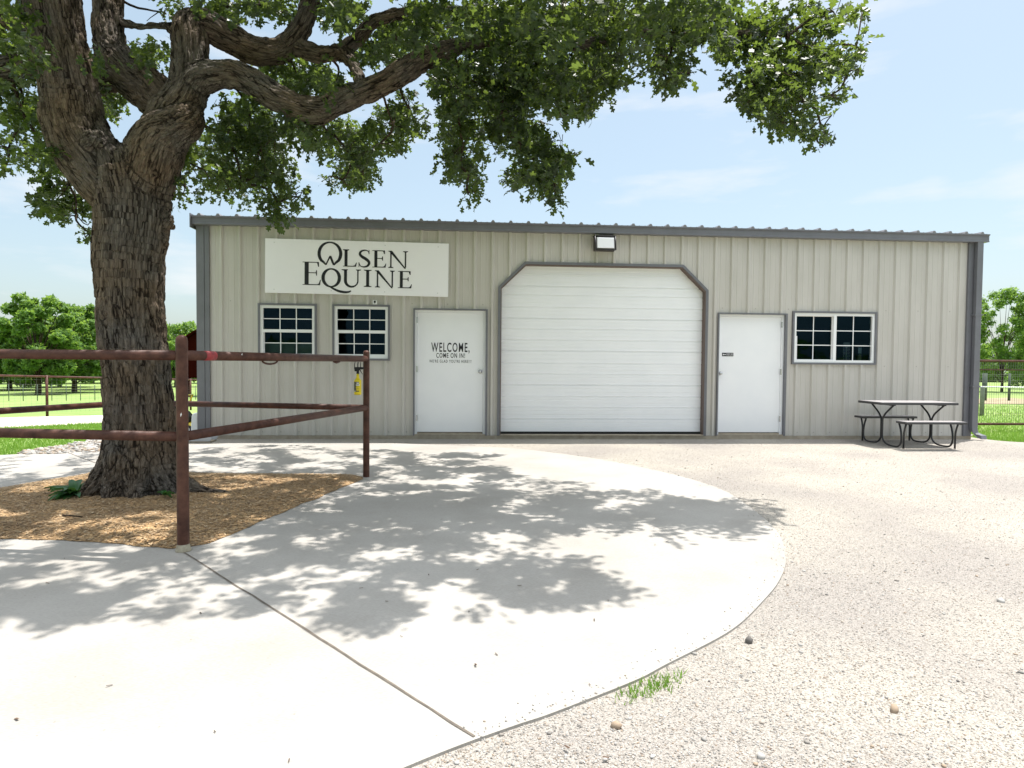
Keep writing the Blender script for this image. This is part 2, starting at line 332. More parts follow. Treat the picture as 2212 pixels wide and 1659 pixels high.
# concrete apron round the tree
outer=[gp(*p) for p in [(450,959),(603,954),(700,954),(800,956),(950,961),(1100,968),(1250,985),(1400,1012),(1540,1050),(1620,1095),(1680,1150),(1697,1205),(1685,1250),(1650,1295),(1580,1360),(1440,1434),(1370,1470),(1200,1537),(1120,1564),(1040,1592),(955,1624),(870,1659),(760,1708),(600,1790)]]
outer+= [(1.6,-9.62),(.2,-9.4),(-1.5,-8.7),(-3.6,-7),(-5.2,-4.9),(-5.0,-3.2)]+[gp(*p) for p in [(0,983),(223,970),(340,963)]]
op=spline(outer,8)
slab=sheet('concrete_apron',op,G,M['conc'],thick=.10); tag(slab,kind='structure')
# mulch bed (sits on the slab as a shallow mound)
mpoly=[(2.17,-6.52),(1.83,-6.45),(1.46,-6.34),(.76,-6.23),(-.3,-6.15),(-1.1,-5.95),(-.95,-5.2),(-.6,-4.35),(-.14,-3.38),(.3,-3.3),(1.03,-3.44),(1.95,-3.53),(2.95,-3.70),(2.76,-4.72),(2.55,-5.5),(2.37,-6.2)]
mpp=rough(spline(mpoly,10),.035,5)
def mz(x,y):
    d=min(math.hypot(x-a,y-b) for a,b in mpp)
    return G+.004+.035*sm(0,.35,d)+.012*noise.noise(Vector((x*4,y*4,0)))*sm(0,.2,d)
tag(sheet('mulch_bed',mpp,0,M['mulch'],res=.14,zfun=mz),kind='structure')
# control joints: real thin grooves drawn as dark sealant strips just proud of the slab
def joint(a,b,wd=.006):
    a=Vector(a);b=Vector(b); n=(b-a).normalized(); n=Vector((-n.y,n.x))*wd
    pts=[]; 
    K=24
    L1=[a+(b-a)*(i/K) for i in range(K+1)]
    j=[Vector((0,0)) if i in(0,K) else Vector((noise.noise(Vector((p.x*5,p.y*5,0))),noise.noise(Vector((p.x*5,p.y*5,5)))))*.008 for i,p in enumerate(L1)]
    up=[p+q+n*(1+.5*noise.noise(Vector((p.x*9,p.y*9,3)))) for p,q in zip(L1,j)]; dn=[p+q-n*(1+.5*noise.noise(Vector((p.x*9,p.y*9,9)))) for p,q in zip(L1,j)]
    return [tuple(p) for p in up+dn[::-1]]
M['joint']=mat('joint_dirt',(.10,.085,.07),.95,noise_c=(.17,.14,.11),nscale=20)
for i,(a,b) in enumerate([((2.23,-6.62),gp(1025,1592)),(gp(147,978),gp(222,1006))]):
    o=sheet('pavement_joint',joint(a,b),G+.003,M['joint']); tag(o,kind='structure')
# gravel drive on the left, pale rock patch beside the apron
near=[(-14,-3),(-8,.2),(-5.3,2.0),(-3.8,4.9),(-1,7.0),(6,8.2)]; far=[(6,10.6),(-1,10.2),(-5.6,9.0),(-8.2,6.8),(-16,1.0)]
tag(sheet('gravel_drive',rough(near+far,.2,1),0,M['rock'],res=1.0,zfun=lambda x,y:terr(x,y)+.012),kind='structure')
patch=spline([(-2.05,-.9),(-1.95,-.2),(-1.75,.5),(-1.0,.75),(-.42,.5),(-.42,-.2),(-.35,-1.2),(-1.2,-1.7),(-1.9,-1.9),(-2.2,-1.6)],6)
tag(sheet('rock_patch',rough(patch,.12,3),0,M['rock'],res=.3,zfun=lambda x,y:-.058+.01*noise.noise(Vector((x*5,y*5,0)))),kind='structure')
# dirt bank beyond the gate
bp_=spline([(16,13),(22,12.2),(30,12.8),(34,15),(26,16.8),(18,16)],6)
M['dirt']=mat('tan_dirt',(.36,.27,.18),.95,noise_c=(.22,.2,.1),nscale=1.2,bump=.03,bscale=8)
tag(sheet('dirt_bank',rough(bp_,.5,.7),0,M['dirt'],res=1.0,zfun=lambda x,y:terr(x,y)+.02+.12*max(0,noise.noise(Vector((x*.7,y*.7,0))))),kind='structure')

# ---------------- scattered stones, litter, grass ----------------
def inpoly(x,y,poly):
    c=False;n=len(poly)
    for i in range(n):
        x1,y1=poly[i];x2,y2=poly[i-1]
        if (y1>y)!=(y2>y) and x<(x2-x1)*(y-y1)/(y2-y1)+x1: c=not c
    return c
ICO_V=[];ICO_F=[]
_b=bmesh.new(); bmesh.ops.create_icosphere(_b,subdivisions=1,radius=1); ICO_V=np.array([v.co[:] for v in _b.verts]); ICO_F=np.array([[v.index for v in f.verts] for f in _b.faces]); _b.free()
def stones(pts,rs,flat=.6):
    n=len(pts); P=np.array(pts); R_=np.array(rs)
    V=ICO_V[None]*(1+rng.uniform(-.28,.28,(n,12,1)))*R_[:,None,None]*np.stack([rng.uniform(.8,1.5,n),rng.uniform(.7,1.1,n),np.full(n,flat)],1)[:,None,:]
    a=rng.uniform(0,6.28,n); c,s=np.cos(a)[:,None],np.sin(a)[:,None]
    x=V[:,:,0]*c-V[:,:,1]*s; y=V[:,:,0]*s+V[:,:,1]*c; V=np.stack([x,y,V[:,:,2]],2)+P[:,None,:]
    Fc=(ICO_F[None]+12*np.arange(n)[:,None,None]).reshape(-1)
    return V.reshape(-1,3),Fc,np.full(n*20,3)
def pebmat(name,cols):
    m=bpy.data.materials.new(name); m.use_nodes=True; t=m.node_tree; b=t.nodes['Principled BSDF']; b.inputs['Roughness'].default_value=.9
    a=N(t,'ShaderNodeAttribute',attribute_name='vary'); r=N(t,'ShaderNodeValToRGB'); e=r.color_ramp.elements; e[0].color=(*cols[0],1); e[1].color=(*cols[-1],1)
    for i,c in enumerate(cols[1:-1]): q=r.color_ramp.elements.new((i+1)/(len(cols)-1)); q.color=(*c,1)
    t.links.new(a.outputs['Fac'],r.inputs[0]); t.links.new(r.outputs[0],b.inputs['Base Color']); return m
M['peb']=pebmat('pebble_mix',[(.12,.11,.10),(.30,.283,.26),(.38,.36,.335),(.46,.44,.41),(.22,.21,.195),(.34,.255,.18),(.43,.41,.385)])
op2d=[(op[i][0]+(op[(i+1)%len(op)][0]-op[i][0])*k/5,op[i][1]+(op[(i+1)%len(op)][1]-op[i][1])*k/5) for i in range(150) for k in range(5)]
pts=[];rs=[]
while len(pts)<42000:
    # denser close to the camera
    d=1.4+ (random.random()**1.7)*9.6; a=random.uniform(-.80,.84)
    x=CAM.x+d*math.tan(a)*1.0; y=CAM.y+d
    if x<-.5 or y>-.3: continue
    if inpoly(x,y,op):
        if random.random()>.25 or min(abs(math.hypot(x-a_,y-b_)) for a_,b_ in op2d)>.05+.13*random.random()**4: continue
        r=random.uniform(.0025,.005); pts.append((x,y,G+r*.4)); rs.append(r); continue
    r=random.uniform(.0024,.0048)*(1+ (random.random()<.012)*1.2); pts.append((x,y,-.062+r*.25)); rs.append(r)
V,Fc,Fn=stones(pts,rs); o=npmesh('loose_gravel',V,Fc,Fn,M['peb'],attr=np.repeat(rng.uniform(0,1,len(pts)),12)); tag(o,'loose pale crushed stones strewn over the yard','gravel',kind='stuff')
pts=[];rs=[]
while len(pts)<1500:
    x=random.uniform(-2.3,-.3);y=random.uniform(-2,.8)
    if inpoly(x,y,patch): r=random.uniform(.015,.04); pts.append((x,y,-.055+r*.3)); rs.append(r)
V,Fc,Fn=stones(pts,rs,.5); o=npmesh('landscape_rock',V,Fc,Fn,M['peb'],attr=np.repeat(rng.uniform(.3,1,len(pts)),12)); tag(o,'pale broken landscape rock beside the concrete behind the oak','rock',kind='stuff')
def chips(n,fn,lo,hi):
    V=[];A=[]
    for i in range(n):
        x,y,z=fn(); l_=random.uniform(lo,hi); w_=l_*random.uniform(.2,.4); a=random.uniform(0,3.14); ti=random.uniform(-.25,.25)
        ca,sa=math.cos(a),math.sin(a)
        for u,v in ((-1,-1),(1,-1),(1,1),(-1,1)):
            V.append((x+ca*u*l_-sa*v*w_,y+sa*u*l_+ca*v*w_,z+u*ti*l_+.003)); 
        A+= [random.random()]*4
    n=len(V)//4; return np.array(V),np.arange(4*n),np.full(n,4),A
def mfn():
    while 1:
        x=random.uniform(-1.2,3);y=random.uniform(-6.6,-3.2)
        if inpoly(x,y,mpp): return x,y,mz(x,y)+.004
M['chip']=pebmat('mulch_chip',[(.09,.055,.03),(.33,.22,.12),(.48,.345,.195),(.24,.155,.08),(.57,.43,.27)])
V,Fc,Fn,A=chips(24000,mfn,.005,.018); tag(npmesh('mulch_chips',V,Fc,Fn,M['chip'],attr=A),'shredded wood chips spread over the mulch bed','mulch',kind='stuff')
M['dead']=pebmat('dead_leaf',[(.03,.02,.015),(.09,.05,.03),(.05,.035,.025),(.13,.08,.05)])
def lfn():
    if random.random()<.55:
        p=gp(random.uniform(0,2200),random.uniform(1000,1650)); return p[0],p[1],G+.002
    p=(random.uniform(-1,9),random.uniform(-9,-3)); return p[0],p[1],G+.005
V,Fc,Fn,A=chips(80,lfn,.005,.014); tag(npmesh('leaf_litter',V,Fc,Fn,M['dead'],attr=A),'brown dead leaves and twigs scattered on the ground','leaf litter',kind='stuff')

def blades(n,fn,h0,h1,wd):
    V=np.zeros((n,3,3));A=np.zeros(n*3)
    for i in range(n):
        x,y,z=fn(); h=random.uniform(h0,h1); a=random.uniform(0,6.28); dx,dy=math.cos(a)*wd,math.sin(a)*wd; lx,ly=random.uniform(-.6,.6)*h,random.uniform(-.6,.6)*h
        V[i]=((x-dx,y-dy,z),(x+dx,y+dy,z),(x+lx,y+ly,z+h)); A[i*3:i*3+3]=random.uniform(-.3,.5)
    return V.reshape(-1,3),np.arange(3*n),np.full(n,3),A
def gfn():
    while 1:
        y=-2.2+random.random()**1.3*8.5; x=random.uniform(-9.5,-.5)
        if inpoly(x,y,op) or inpoly(x,y,patch) and random.random()<.985: continue
        if inpoly(x,y,near+far): continue
        if x>-.45 and y>0: continue
        return x,y,terr(x,y)-.004
V,Fc,Fn,A=blades(45000,gfn,.03,.085,.006); tag(npmesh('lawn_grass',V,Fc,Fn,M['lawn'],attr=A),'bright green lawn beyond the concrete on the left','grass',kind='stuff')
def gfn2():
    while 1:
        y=-.9+random.random()**1.5*12; x=13.45+random.random()*(2.5+y*.9)
        if inpoly(x,y,yard): continue
        return x,y,terr(x,y)-.004
V,Fc,Fn,A=blades(30000,gfn2,.03,.08,.006); tag(npmesh('side_grass',V,Fc,Fn,M['lawn'],attr=A),'bright green grass under the gate at the right end','grass',kind='stuff')
# weed tuft at the slab edge
gc=gp(1405,1472)
def gfn3(): 
    a=random.gauss(0,1);b=random.gauss(0,1); c=random.choice((-.12,-.03,.02,.10)); return gc[0]+c*.75+a*.04+b*.02,gc[1]+c*.33-.03+a*.02+b*.04,-.064
V,Fc,Fn,A=blades(260,gfn3,.012,.040,.0035); tag(npmesh('weed_tuft',V,Fc,Fn,M['lawn'],attr=A),'low green weed tuft at the concrete edge in the gravel','weed')
# a few larger stones
for (px,py,r,lab,cidx) in [(1617,1383,.030,'grey white fist-sized stone near the weed tuft',.0),(3941/1.8228,2361/1.8228,.022,'small grey pebble far right on the gravel',.5),(3520/1.8228,2788/1.8228,.024,'tan sandstone piece low right on the gravel',.83),(2424/1.8228,2853/1.8228,.022,'yellowish flat stone low in the gravel by the slab',.83),(2997/1.8228,2970/1.8228,.018,'small white stone at the bottom edge of the gravel',.5)]:
    p=gp(px,py,-.05); V,Fc,Fn=stones([(0,0,0)],[r],.8)
    o=npmesh('stone',V,Fc,Fn,M['peb'],attr=[cidx]*12,smooth=True); o.location=(p[0],p[1],-.062+r*.3); tag(o,lab,'stone','loose stones lying on the gravel')

# ---------------- metal building ----------------
RIB=.3048; XL,XR=-.385,13.385; ZT=3.56; DEP=9.0
B=thing('metal_building','long low tan ribbed metal building with dark grey trim and flat white doors','building')
def profile(x0,x1,h=.036):
    """ribbed panel outline (x, outward offset)"""
    p=[(x0,0)]
    n=int(math.floor(x0/RIB))-1
    while n*RIB<x1+RIB:
        c=n*RIB
        for a,b in ((-.036,0),(-.015,h),(.015,h),(.036,0),(.090,0),(.096,.0045),(.108,.0045),(.114,0),(.191,0),(.197,.0045),(.209,.0045),(.215,0)):
            if x0+.001<c+a<x1-.001: p.append((c+a,b))
        n+=1
    p.append((x1,0)); p.sort(); return p
doors=[(3.236,4.47,.0,2.175),(8.612,9.84,.0,2.175)]
wins=[(.628,1.562,1.313,2.226),(1.868,2.797,1.313,2.226),(9.987,11.52,1.313,2.226)]
def gar_hi(x):
    if x<5.15: return 2.57+(x-4.72)*(2.985-2.57)/(5.15-4.72)
    if x>7.93: return 2.985-(x-7.93)*(2.985-2.57)/(8.36-7.93)
    return 2.985
ops=[(a,b,(lambda x,z=c:z),(lambda x,z=d:z)) for a,b,c,d in doors+wins]+[(4.72,8.36,lambda x:0.0,gar_hi)]
pr=profile(XL,XR); cuts=sorted(set([a for a,_,_,_ in ops]+[b for _,b,_,_ in ops]+[5.15,7.93]))
def yof(x):
    for i in range(len(pr)-1):
        if pr[i][0]<=x<=pr[i+1][0]:
            t=(x-pr[i][0])/max(1e-9,pr[i+1][0]-pr[i][0]); return pr[i][1]+t*(pr[i+1][1]-pr[i][1])
    return 0
allx=sorted(set([p[0] for p in pr]+cuts))
mb=MB()
for a,b in zip(allx[:-1],allx[1:]):
    if b-a<1e-6: continue
    m_=(a+b)/2; ya,yb=-yof(a),-yof(b)
    op_=[o for o in ops if o[0]<m_<o[1]]
    if not op_: iv=[((0,ZT),(0,ZT))]
    else:
        o=op_[0]; iv=[((o[3](a),ZT),(o[3](b),ZT))]
        if o[2](a)>0: iv.append(((0,o[2](a)),(0,o[2](b))))
    for (l0,h0),(l1,h1) in iv:
        mb.add([(a,ya,l0),(b,yb,l1),(b,yb,h1),(a,ya,h0)],[(0,1,2,3)])
mb.build('wall',M['paint_tan'],B)
# side, back walls, inner lining, floor
mb=MB(); mb.box(XL,XL+.02,.02,DEP,0,ZT); mb.box(XR-.02,XR,.02,DEP,0,ZT); mb.box(XL,XR,DEP,DEP+.02,0,ZT)
mb.build('side_wall',M['paint_tan'],B)
mb=MB(); mb.box(XL+.03,XR-.03,2.9,2.95,.0,3.5); mb.box(XL+.03,XR-.03,.14,2.89,.003,.02); mb.box(XL+.03,XR-.03,.14,2.89,3.0,3.02)
mb.box(2.95,2.99,.2,2.88,.03,2.98); mb.box(9.9,9.94,.2,2.88,.03,2.98); mb.build('interior_partition',M['interior'],B)
mb=MB(); mb.box(XL-.02,XR+.03,-.025,DEP+.05,-.16,-.002); mb.build('foundation',M['slab'],B)
# roof with ribs
rp=profile(XL-.03,XR+.12,.036); mb=MB(); Y0,Y1=-.145,4.6
v=[];f=[];n=len(rp)
for (x,h) in rp:
    v+= [(x,Y0,3.672+h),(x,Y1,3.672+h+(Y1-Y0)*.045),(x,DEP+.15,3.672+h),(x,Y0,3.66),(x,DEP+.15,3.66)]
for i in range(n-1):
    a,b=i*5,(i+1)*5; f+=[(a,b,b+1,a+1),(a+1,b+1,b+2,a+2),(a+3,b+3,b,a),(a+2,b+2,b+4,a+4),(a+3,a+4,b+4,b+3)]
mb.add(v,f); M['roofm']=mat('roof_metal',(.22,.21,.22),.35,metal=.0); mb.build('roof',M['roofm'],B)
# eave fascia / gutter
mb=MB(); mb.prism([(-.135,3.53),(-.135,3.548),(-.128,3.556),(-.128,3.64),(-.15,3.65),(-.15,3.668),(.02,3.668),(.02,3.53)],XL-.045,XR+.17,'x'); mb.build('fascia',M['trim'],B)
mb=MB(); mb.box(XL-.06,XL-.046,-.17,DEP,3.47,3.70); mb.build('rake_trim',M['trim'],B)
# corner trims
mb=MB(); mb.box(XL-.012,-.27,-.042,.02,.0,3.529); mb.box(-.262,-.19,-.037,.0,.0,3.529); mb.box(-.27,-.262,-.028,.0,0,3.529); mb.box(XL-.012,XL-.001,.02,.16,0,3.5); mb.build('corner_trim',M['trim'],B)
mb=MB(); mb.box(13.252,13.40,-.040,.02,.0,3.529); mb.box(13.389,13.40,.02,.16,0,3.5); mb.build('corner_trim',M['trim'],B)
mb=MB(); mb.tube([(0,0,0),(0,0,1)],.01,4)
mb=MB()
sec=[(-.055,-.04),(.055,-.04),(.055,.04),(-.055,.04)]
def rect_tube(mb,path,sx,sy):
    v=[];f=[]
    for i,(p,tilt) in enumerate(path):
        for a,b in ((-sx,-sy),(sx,-sy),(sx,sy),(-sx,sy)):
            # section stays across the path; tilt turns it in the YZ plane
            v.append((p[0]+a*math.cos(tilt*.25),p[1]+b*math.cos(tilt),p[2]+b*math.sin(tilt)))
    for i in range(len(path)-1):
        for k in range(4): f.append((i*4+k,i*4+(k+1)%4,i*4+4+(k+1)%4,i*4+4+k))
    f+=[(0,1,2,3),tuple(len(v)-4+k for k in (3,2,1,0))]
    mb.add(v,f)
rect_tube(mb,[((13.40,-.09,3.54),0),((13.40,-.09,.16),0),((13.405,-.10,.10),.3),((13.42,-.14,.05),.8),((13.44,-.20,.015),1.15),((13.46,-.27,.0),1.25)],.056,.038)
d_=mb.build('downspout',M['trim'],B,bevel=.006)
for zz in (2.2,.9): MB().box(13.33,13.47,-.135,-.041,zz,zz+.03).build('strap',M['trim'],d_)
# wall screws in rows at the girts
M['screw']=mat('screw_head',(.32,.30,.26),.5); scr=None
for z in (.06,1.27,2.28):
    for k in range(0,43,2 if z>.1 else 1):
        x=k*RIB+.055+(.09 if z>.1 else 0)
        if not any(a-.06<x<b+.06 and (z<d2+.06 and z>c2-.06) for a,b,c2,d2 in doors+wins+[(4.6,8.48,0,3.0)]):
            if scr is None: scr=MB().lathe([(0,-.009),(.006,-.007),(.009,-.001)],(0,0,0),6,'y').build('screw',M['screw'],B); q=scr
            else: q=scr.copy(); COL.objects.link(q); q.parent=B
            q.location=(x,0,z)

def frame(mb,x0,x1,z0,z1,t,y0,y1,bottom=True):
    mb.box(x0,x0+t,y0,y1,z0,z1); mb.box(x1-t,x1,y0,y1,z0,z1); mb.box(x0+t,x1-t,y0+.001,y1-.001,z1-t,z1)
    if bottom: mb.box(x0+t,x1-t,y0+.001,y1-.001,z0,z0+t)
# personnel doors
def door(x0,x1,z1,knob_x,nm):
    o=MB().box(x0+.045,x1-.05,.045,.085,.055,z1-.045).build('door',M['white'],B,bevel=.003)
    mb=MB(); mb.box(x0-.018,x0+.005,-.045,.09,0,z1+.022); mb.box(x1-.005,x1+.028,-.045,.09,0,z1+.022); mb.box(x0+.005,x1-.005,-.0445,.012,z1-.002,z1+.022); mb.build('door_trim',M['trim'],o)
    mb=MB(); mb.box(x0+.005,x0+.043,.02,.10,.02,z1-.002); mb.box(x1-.048,x1-.005,.02,.10,.02,z1-.002); mb.box(x0+.043,x1-.048,.021,.099,z1-.043,z1-.002); mb.build('door_frame',M['white'],o)
    mb=MB(); mb.box(x0+.005,x1-.005,-.03,.10,.0,.02); mb.box(x0+.05,x1-.055,.02,.06,.02,.045); mb.build('threshold',M['slab'],o)
    mb=MB(); mb.lathe([(.033,-.001),(.033,-.008),(.012,-.012),(.011,-.03),(.022,-.036),(.029,-.050),(.026,-.062),(.014,-.070),(0,-.071)],(knob_x,.045,1.115),20,'y'); mb.build('handle',M['chrome'],o)
    for z in (.25,1.1,1.95):
        MB().box(*((x0+.034,x0+.046) if nm else (x1-.052,x1-.040)),.012,.045,z,z+.10).build('hinge',M['chrome'],o)
    return o
d1=door(3.236,4.47,2.175,4.371,True); d1['label']='left white door with black welcome lettering'
d2=door(8.612,9.84,2.175,8.672,False); d2['label']='right white door with small black arrow plate'
# lettering helper using the built-in outline font
def letter(text,x,z,h,width,y,m,parent,name,bold=.0,align='CENTER'):
    cu=bpy.data.curves.new(name,'FONT'); cu.body=text; cu.size=1; cu.offset=bold; cu.align_x='LEFT'; cu.extrude=0
    cu.resolution_u=4; cu.space_character=1.22
    ob=bpy.data.objects.new('tmp',cu); COL.objects.link(ob); bpy.context.view_layer.update()
    me=bpy.data.meshes.new_from_object(ob.evaluated_get(bpy.context.evaluated_depsgraph_get())); bpy.data.objects.remove(ob)
    co=np.array([v.co[:] for v in me.vertices]); x0,x1=co[:,0].min(),co[:,0].max(); 
    cap=.0; z0,z1=0.0,co[:,1].max()
    for v in me.vertices:
        v.co=Vector((x+(v.co.x-x0)/(x1-x0)*width, y, z+(v.co.y-z0)/(z1-z0)*h))
    me.name=name; me.materials.clear(); me.materials.append(m)
    o=bpy.data.objects.new(name,me); COL.objects.link(o); o.parent=parent
    md=o.modifiers.new('solid','SOLIDIFY'); md.thickness=.001; md.offset=0
    return o
letter('WELCOME,',3.52,1.457,.158,.665,.0435,M['black'],d1,'lettering',.014)
letter('COME ON IN!',3.608,1.352,.082,.498,.0435,M['black'],d1,'lettering',.014)
letter("WE'RE GLAD YOU'RE HERE!!!",3.488,1.266,.052,.73,.0435,M['black'],d1,'lettering',.004)

# overhead door
gpoly=[(4.735,.055),(8.345,.055),(8.345,2.56),(7.92,2.97),(5.16,2.97),(4.735,2.56)]
mb=MB(); zs=[.06]; ym=.085
pz=[]  # horizontal ribbing profile (z, offset)
steps=[.286,.491,.685,.89,1.082,1.275,1.491,1.683,1.875,2.059,2.258,2.466,2.622,2.823]
z=.06; pz.append((z,0))
prev=.06
for i,s_ in enumerate(steps+[3.0]):
    g=s_-prev
    for fr in (.33,.66): pz+= [(prev+g*fr-.006,0),(prev+g*fr-.002,.004),(prev+g*fr+.004,.004),(prev+g*fr+.008,0)]
    d_ep=.016 if i%3==0 else .010
    pz+= [(s_-.014,0),(s_-.010,d_ep),(s_+.004,d_ep),(s_+.010,-.004),(s_+.022,0)]
    prev=s_
pz=[p for p in pz if p[0]<2.965]; pz.append((2.97,0))
def xr(z):
    if z<2.56: return 4.735,8.345
    t=(z-2.56)/(2.97-2.56); return 4.735+t*.425,8.345-t*.425
v=[];f=[]
for (z,o_) in pz:
    a,b=xr(z); v+=[(a,ym+o_,z),(b,ym+o_,z)]
for i in range(len(pz)-1): f.append((2*i,2*i+1,2*i+3,2*i+2))
mb.add(v,f); gd=mb.build('garage_door',M['white'],B); gd['label']='wide white ribbed roll-up door with clipped top corners'
mb=MB(); mb.box(4.735,8.345,ym-.02,ym+.03,.02,.058); mb.build('bottom_seal',M['rubber'],gd)
# outer trim following the clipped opening, and reveals
def offs(poly,d):
    cx,cy=6.54,1.3; return [(x+(d if x>cx else -d),z+(d if z>cy else 0)) for x,z in poly]
ip=[(4.72,0),(4.72,2.57),(5.15,2.985),(7.93,2.985),(8.36,2.57),(8.36,0)]
op2=[(4.675,0),(4.675,2.59),(5.132,3.03),(7.948,3.03),(8.405,2.59),(8.405,0)]
mb=MB()
for i in range(5): 
    q=[ip[i],ip[i+1],op2[i+1],op2[i]]; mb.prism(q,-.046,.0,'y')
mb.build('garage_trim',M['trim'],gd)
mb=MB(); ip3=[(4.735,0),(4.735,2.56),(5.16,2.97),(7.92,2.97),(8.345,2.56),(8.345,0)]
for i in range(5):
    q=[ip[i],ip[i+1],ip3[i+1],ip3[i]]; mb.prism(q,-.040,.12,'y')
M['reveal']=mat('reveal_brown',(.13,.09,.075),.6); mb.build('reveal',M['reveal'],gd)
mb=MB(); mb.box(4.72,8.36,-.05,.2,-.001,.018); mb.build('threshold',M['slab'],gd)

# windows
def window(x0,x1,z0,z1,kind):
    mb=MB(); frame(mb,x0-.02,x1+.02,z0-.022,z1+.02,.032,-.045,.02); w_=mb.build('window',M['trim'],B)
    mb=MB(); frame(mb,x0+.012,x1-.012,z0+.012,z1-.012,.045,-.022,.06); 
    if kind=='hung': zm=z0+.445; mb.box(x0+.057,x1-.057,-.015,.05,zm,zm+.05)
    else: xm=(x0+x1)/2+.015; mb.box(xm-.028,xm+.028,-.015,.05,z0+.057,z1-.057)
    mb.build('window_frame',M['vinyl'],w_)
    a,b=x0+.057,x1-.057; c,d=z0+.057,z1-.057
    mu=MB(); gl=[]
    if kind=='hung':
        gl=[(a,b,zm+.05,d,.022),(a+.012,b-.012,c+.028,zm,.045)]
        mu2=MB(); mu2.box(a,b,.02,.046,c,c+.028); mu2.box(a,a+.012,.02,.046,c+.028,zm); mu2.box(b-.012,b,.02,.046,c+.028,zm); mu2.build('sash',M['vinyl'],w_)
    else:
        gl=[(a+.012,xm-.04,c+.012,d-.012,.045),(xm+.028,b,c,d,.022)]
        mu2=MB(); frame(mu2,a,xm-.028,c,d,.012,.02,.046); mu2.box(a+.012,a+.034,.01,.02,1.36,1.80); mu2.build('sash',M['vinyl'],w_)
    for gx0,gx1,gz0,gz1,y in gl:
        MB().box(gx0,gx1,y,y+.004,gz0,gz1).build('pane',M['glass'],w_)
        nv,nh=(2,1) if kind=='hung' else (1,2)
        for i in range(nv): xx=gx0+(gx1-gx0)*(i+1)/(nv+1); mu.box(xx-.0075,xx+.0075,y-.008,y-.001,gz0,gz1)
        for i in range(nh):
            zz=gz0+(gz1-gz0)*(i+1)/(nh+1); xsn=[gx0]+[gx0+(gx1-gx0)*(k+1)/(nv+1) for k in range(nv)]+[gx1]
            for k in range(nv+1): mu.box(xsn[k]+(.0075 if k else 0),xsn[k+1]-(.0075 if k<nv else 0),y-.008,y-.001,zz-.0075,zz+.0075)
    mu.build('muntins',M['vinyl'],w_)
    return w_
window(*wins[0],'hung')['label']='left double-hung window with white grid'
window(*wins[1],'hung')['label']='second double-hung window with white grid beside the welcome door'
window(*wins[2],'slider')['label']='wide sliding window with white grid above the picnic table'

# things seen through the glass
M['beige']=mat('beige_board',(.66,.60,.54),.8)
mb=MB(); mb.box(.70,1.50,.085,.45,1.02,1.555); mb.box(.69,1.51,.08,.46,1.555,1.57); mb.box(.72,.76,.18,.43,.02,1.02); mb.box(1.44,1.48,.18,.43,.02,1.02)
tag(mb.build('cabinet',M['beige']),'beige cabinet standing just inside the left window','cabinet')
M['greyf']=mat('grey_fabric',(.16,.155,.16),.8)
mb=MB(); mb.prism([(2.10,.5),(2.66,.5),(2.64,1.40),(2.58,1.45),(2.18,1.45),(2.12,1.40)],.28,.36); mb.box(2.1,2.66,.37,.85,.45,.52); mb.box(2.34,2.40,.55,.61,.02,.45); mb.box(2.15,2.6,.5,.56,.02,.05)
tag(mb.build('office_chair',M['greyf']),'grey chair back seen low inside the second window','chair')
rk=thing('display_rack','clear rack of round sunglasses lenses seen inside the wide sliding window','display rack')
mb=MB(); mb.box(11.04,11.16,.16,.17,1.25,1.70); mb.lathe([(.09,1.20),(.09,1.22),(.012,1.225),(.012,1.30)],(11.10,.2,0),16); mb.box(11.08,11.12,.18,.22,.02,1.2); mb.build('backing',M['beige'],rk)
M['lensd']=mat('tinted_lens',(.30,.18,.16),.2,noise_c=(.1,.2,.4),nscale=9)
for i in range(5):
    for j in (-1,1):
        mb=MB(); c=(11.10+j*.032,.15,1.37+i*.055); mb.lathe([(0,0),(.022,.0),(.026,.006),(.022,.009)],c,14,'y'); mb.build('lens',M['lensd'],rk)
M['pkg']=mat('package_card',(.55,.42,.12),.6,noise_c=(.7,.68,.55),nscale=14)
for i,(z,lab) in enumerate(((1.37,'lower yellow packet inside the wide sliding window'),(1.50,'upper pale packet inside the wide sliding window'))):
    o=MB().box(11.33,11.39,.16,.175,z,z+.11).build('packet',M['pkg'] if i==0 else M['vinyl']); tag(o,lab,'packet')
    
# arrow plate on right door
pl=MB().box(8.708,8.916,.0405,.044,1.424,1.487).build('arrow_plate',M['black'],bevel=.0005); tag(pl,'small black plate with white left arrow asking to use other door','sign')
mb=MB(); mb.prism([(8.716,1.455),(8.735,1.472),(8.735,1.461),(8.778,1.461),(8.778,1.449),(8.735,1.449),(8.735,1.438)],.0385,.0403); mb.build('arrow',M['vinyl'],pl)
letter('PLEASE USE',8.790,1.459,.017,.112,.0395,M['vinyl'],pl,'lettering',.02)
letter('OTHER DOOR',8.784,1.437,.017,.122,.0395,M['vinyl'],pl,'lettering',.02)

